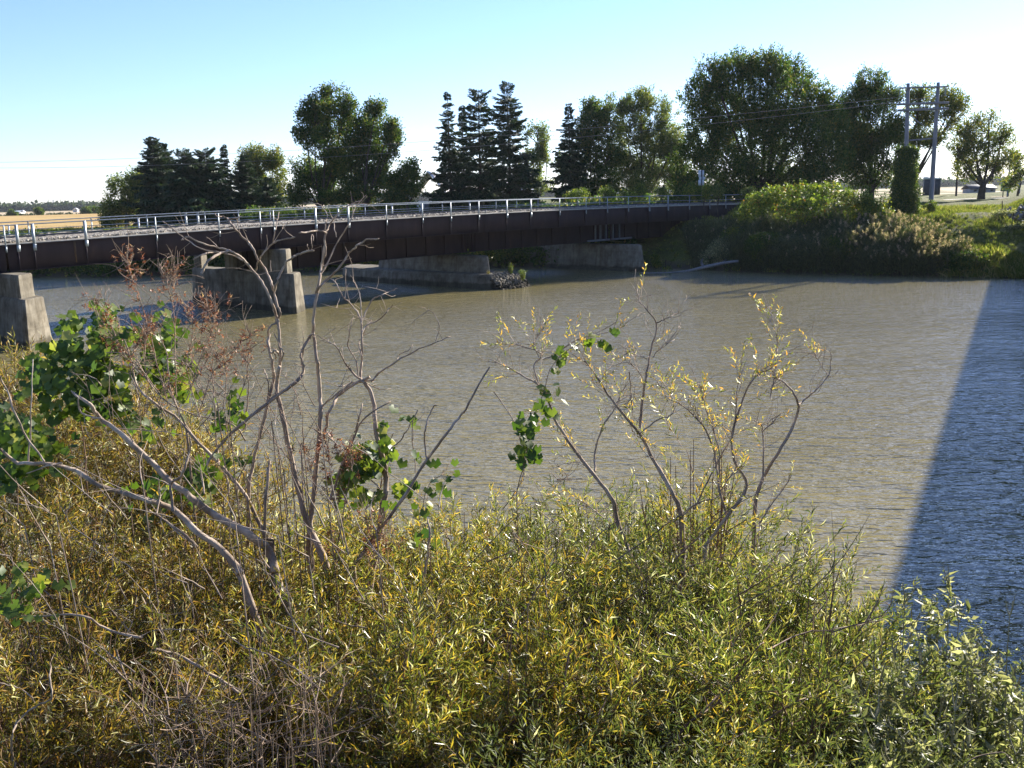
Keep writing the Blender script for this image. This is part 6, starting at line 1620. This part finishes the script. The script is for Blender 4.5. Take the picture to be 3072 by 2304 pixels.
# three broken pale twigs and the two dark diagonal stems at the bottom right
g_ = MB(); foot(g_, (1990, 2300), 4.4, 12)
branch(g_, zoomed([(0, 1500), (200, 1330), (400, 1130), (560, 920), (600, 880)], 2000, 1500, 2.063), 4.6, 4.9, 14, 5, 7, .06, 3)
branch(g_, zoomed([(800, 1610), (950, 1450), (1080, 1340), (1260, 1180), (1330, 1100)], 1000, 1500, 2.011), 4.5, 4.7, 12, 6, 7, .06, 3)
branch(g_, zoomed([(120, 1640), (300, 1540), (560, 1400), (800, 1250), (1000, 1170), (1350, 880)], 2000, 1500, 2.063), 4.4, 4.9, 12, 4, 7, .06, 3)
branch(g_, zoomed([(640, 920), (850, 820), (1050, 800), (1200, 770), (1340, 735)], 2000, 1500, 2.063), 4.8, 5.2, 8, 3, 6, .06, 3)
branch(g_, zoomed([(1830, 1600), (2000, 1480), (2212, 1300)], 1000, 1500, 2.011) + [(2150, 2110), (2230, 2020)], 4.5, 4.8, 13, 7, 7, .06, 2)
branch(g_, zoomed([(1600, 1300), (1650, 1180), (1670, 1060), (1540, 720)], 1000, 1500, 2.011), 4.6, 4.8, 9, 5, 6, .06, 2)
branch(g_, zoomed([(1380, 1230), (1400, 1050), (1440, 880), (1550, 700)], 1000, 1500, 2.011), 4.7, 4.9, 13, 6, 7, .06, 2)
root = empty('dark_stems', down((1990, 2300), 4.4)[1], 'dark red brown willow stems running diagonally up right at the bottom', 'branch'); g_.build('branch', M['stem'], root, smooth=True)
g_ = MB(); branch(g_, zoomed([(1840, 1659), (1880, 1610), (2050, 1560), (2120, 1590), (2130, 1640)], 2000, 1500, 2.063), 4.1, 4.1, 7, 5, 6, .05, 0); foot(g_, zoomed([(1840, 1659)], 2000, 1500, 2.063)[0], 4.1, 6)
root = empty('bent_twig', down((2892, 2304), 4.1)[1], 'pale bent broken twig in the bottom right corner', 'twig'); g_.build('branch', M['twig'], root, smooth=True)

# loose dry stems and a brush pile of broken twigs between the willows
def stem_field(name, n, xr, yr, Dr, lean, lr, w, matn, label, spread=.35):
    m_ = MB(); c0 = None
    for i in range(n):
        x, y, D = rng.uniform(*xr), rng.uniform(*yr), rng.uniform(*Dr)
        a = lean + rng.normal(0, spread); L = rng.uniform(*lr)
        P = [(x, y), (x + math.cos(a) * L * .5 + rng.normal(0, .04) * L, y - math.sin(a) * L * .5 + rng.normal(0, .04) * L), (x + math.cos(a + rng.normal(0, .25)) * L, y - math.sin(a) * L)]
        C = branch(m_, P, D, D + rng.normal(0, .2), rng.uniform(*w), 1.6, 5, .08, int(rng.integers(0, 3)), per=3)
        if rng.random() < .35: foot(m_, P[0], D, 5, dx=-math.cos(a) * .4)
        if c0 is None: c0 = C[0]
    return tag(m_.build(name, M[matn], None, origin=c0, kind='stuff'), label, 'dry stems')
stem_field('dry_stems', 80, (0, 1350), (1450, 2150), (4.5, 6.2), R(125), (90, 330), (4, 9), 'deadbark', 'thin dry grey stems leaning left among the brown willows')
stem_field('willow_stems', 46, (1350, 2600), (1650, 2300), (4.4, 5.8), R(55), (120, 420), (4, 9), 'stem', 'thin red brown stems leaning right among the green willows', .4)
stem_field('brush_pile', 130, (430, 1000), (2080, 2330), (3.9, 4.6), R(70), (50, 210), (3, 8), 'twig', 'pale tangle of broken dry twigs at the bottom left of the centre', 1.0)
stem_field('red_twigs', 60, (330, 1000), (1180, 1560), (6.3, 7.0), R(105), (120, 320), (2.5, 5), 'twig', 'fine reddish bare twigs rising behind the thick leaning limbs', .4)

# ------------------------------------------------------------------ the air
m_ = MB(); m_.box((0, 1250, 26.0), (9000, 4600, 64.0))
def haze_mat():
    m = bpy.data.materials.new('hazy_air'); m.use_nodes = True; nt = m.node_tree
    nt.nodes.remove(nt.nodes["Principled BSDF"])
    v = nt.nodes.new("ShaderNodeVolumePrincipled"); v.inputs["Color"].default_value = (0.86, 0.92, 1.0, 1); v.inputs["Density"].default_value = 0.00006
    v.inputs["Anisotropy"].default_value = 0.2
    nt.links.new(v.outputs[0], nt.nodes["Material Output"].inputs["Volume"]); return m
hz_ = m_.build('haze', haze_mat(), kind='stuff')
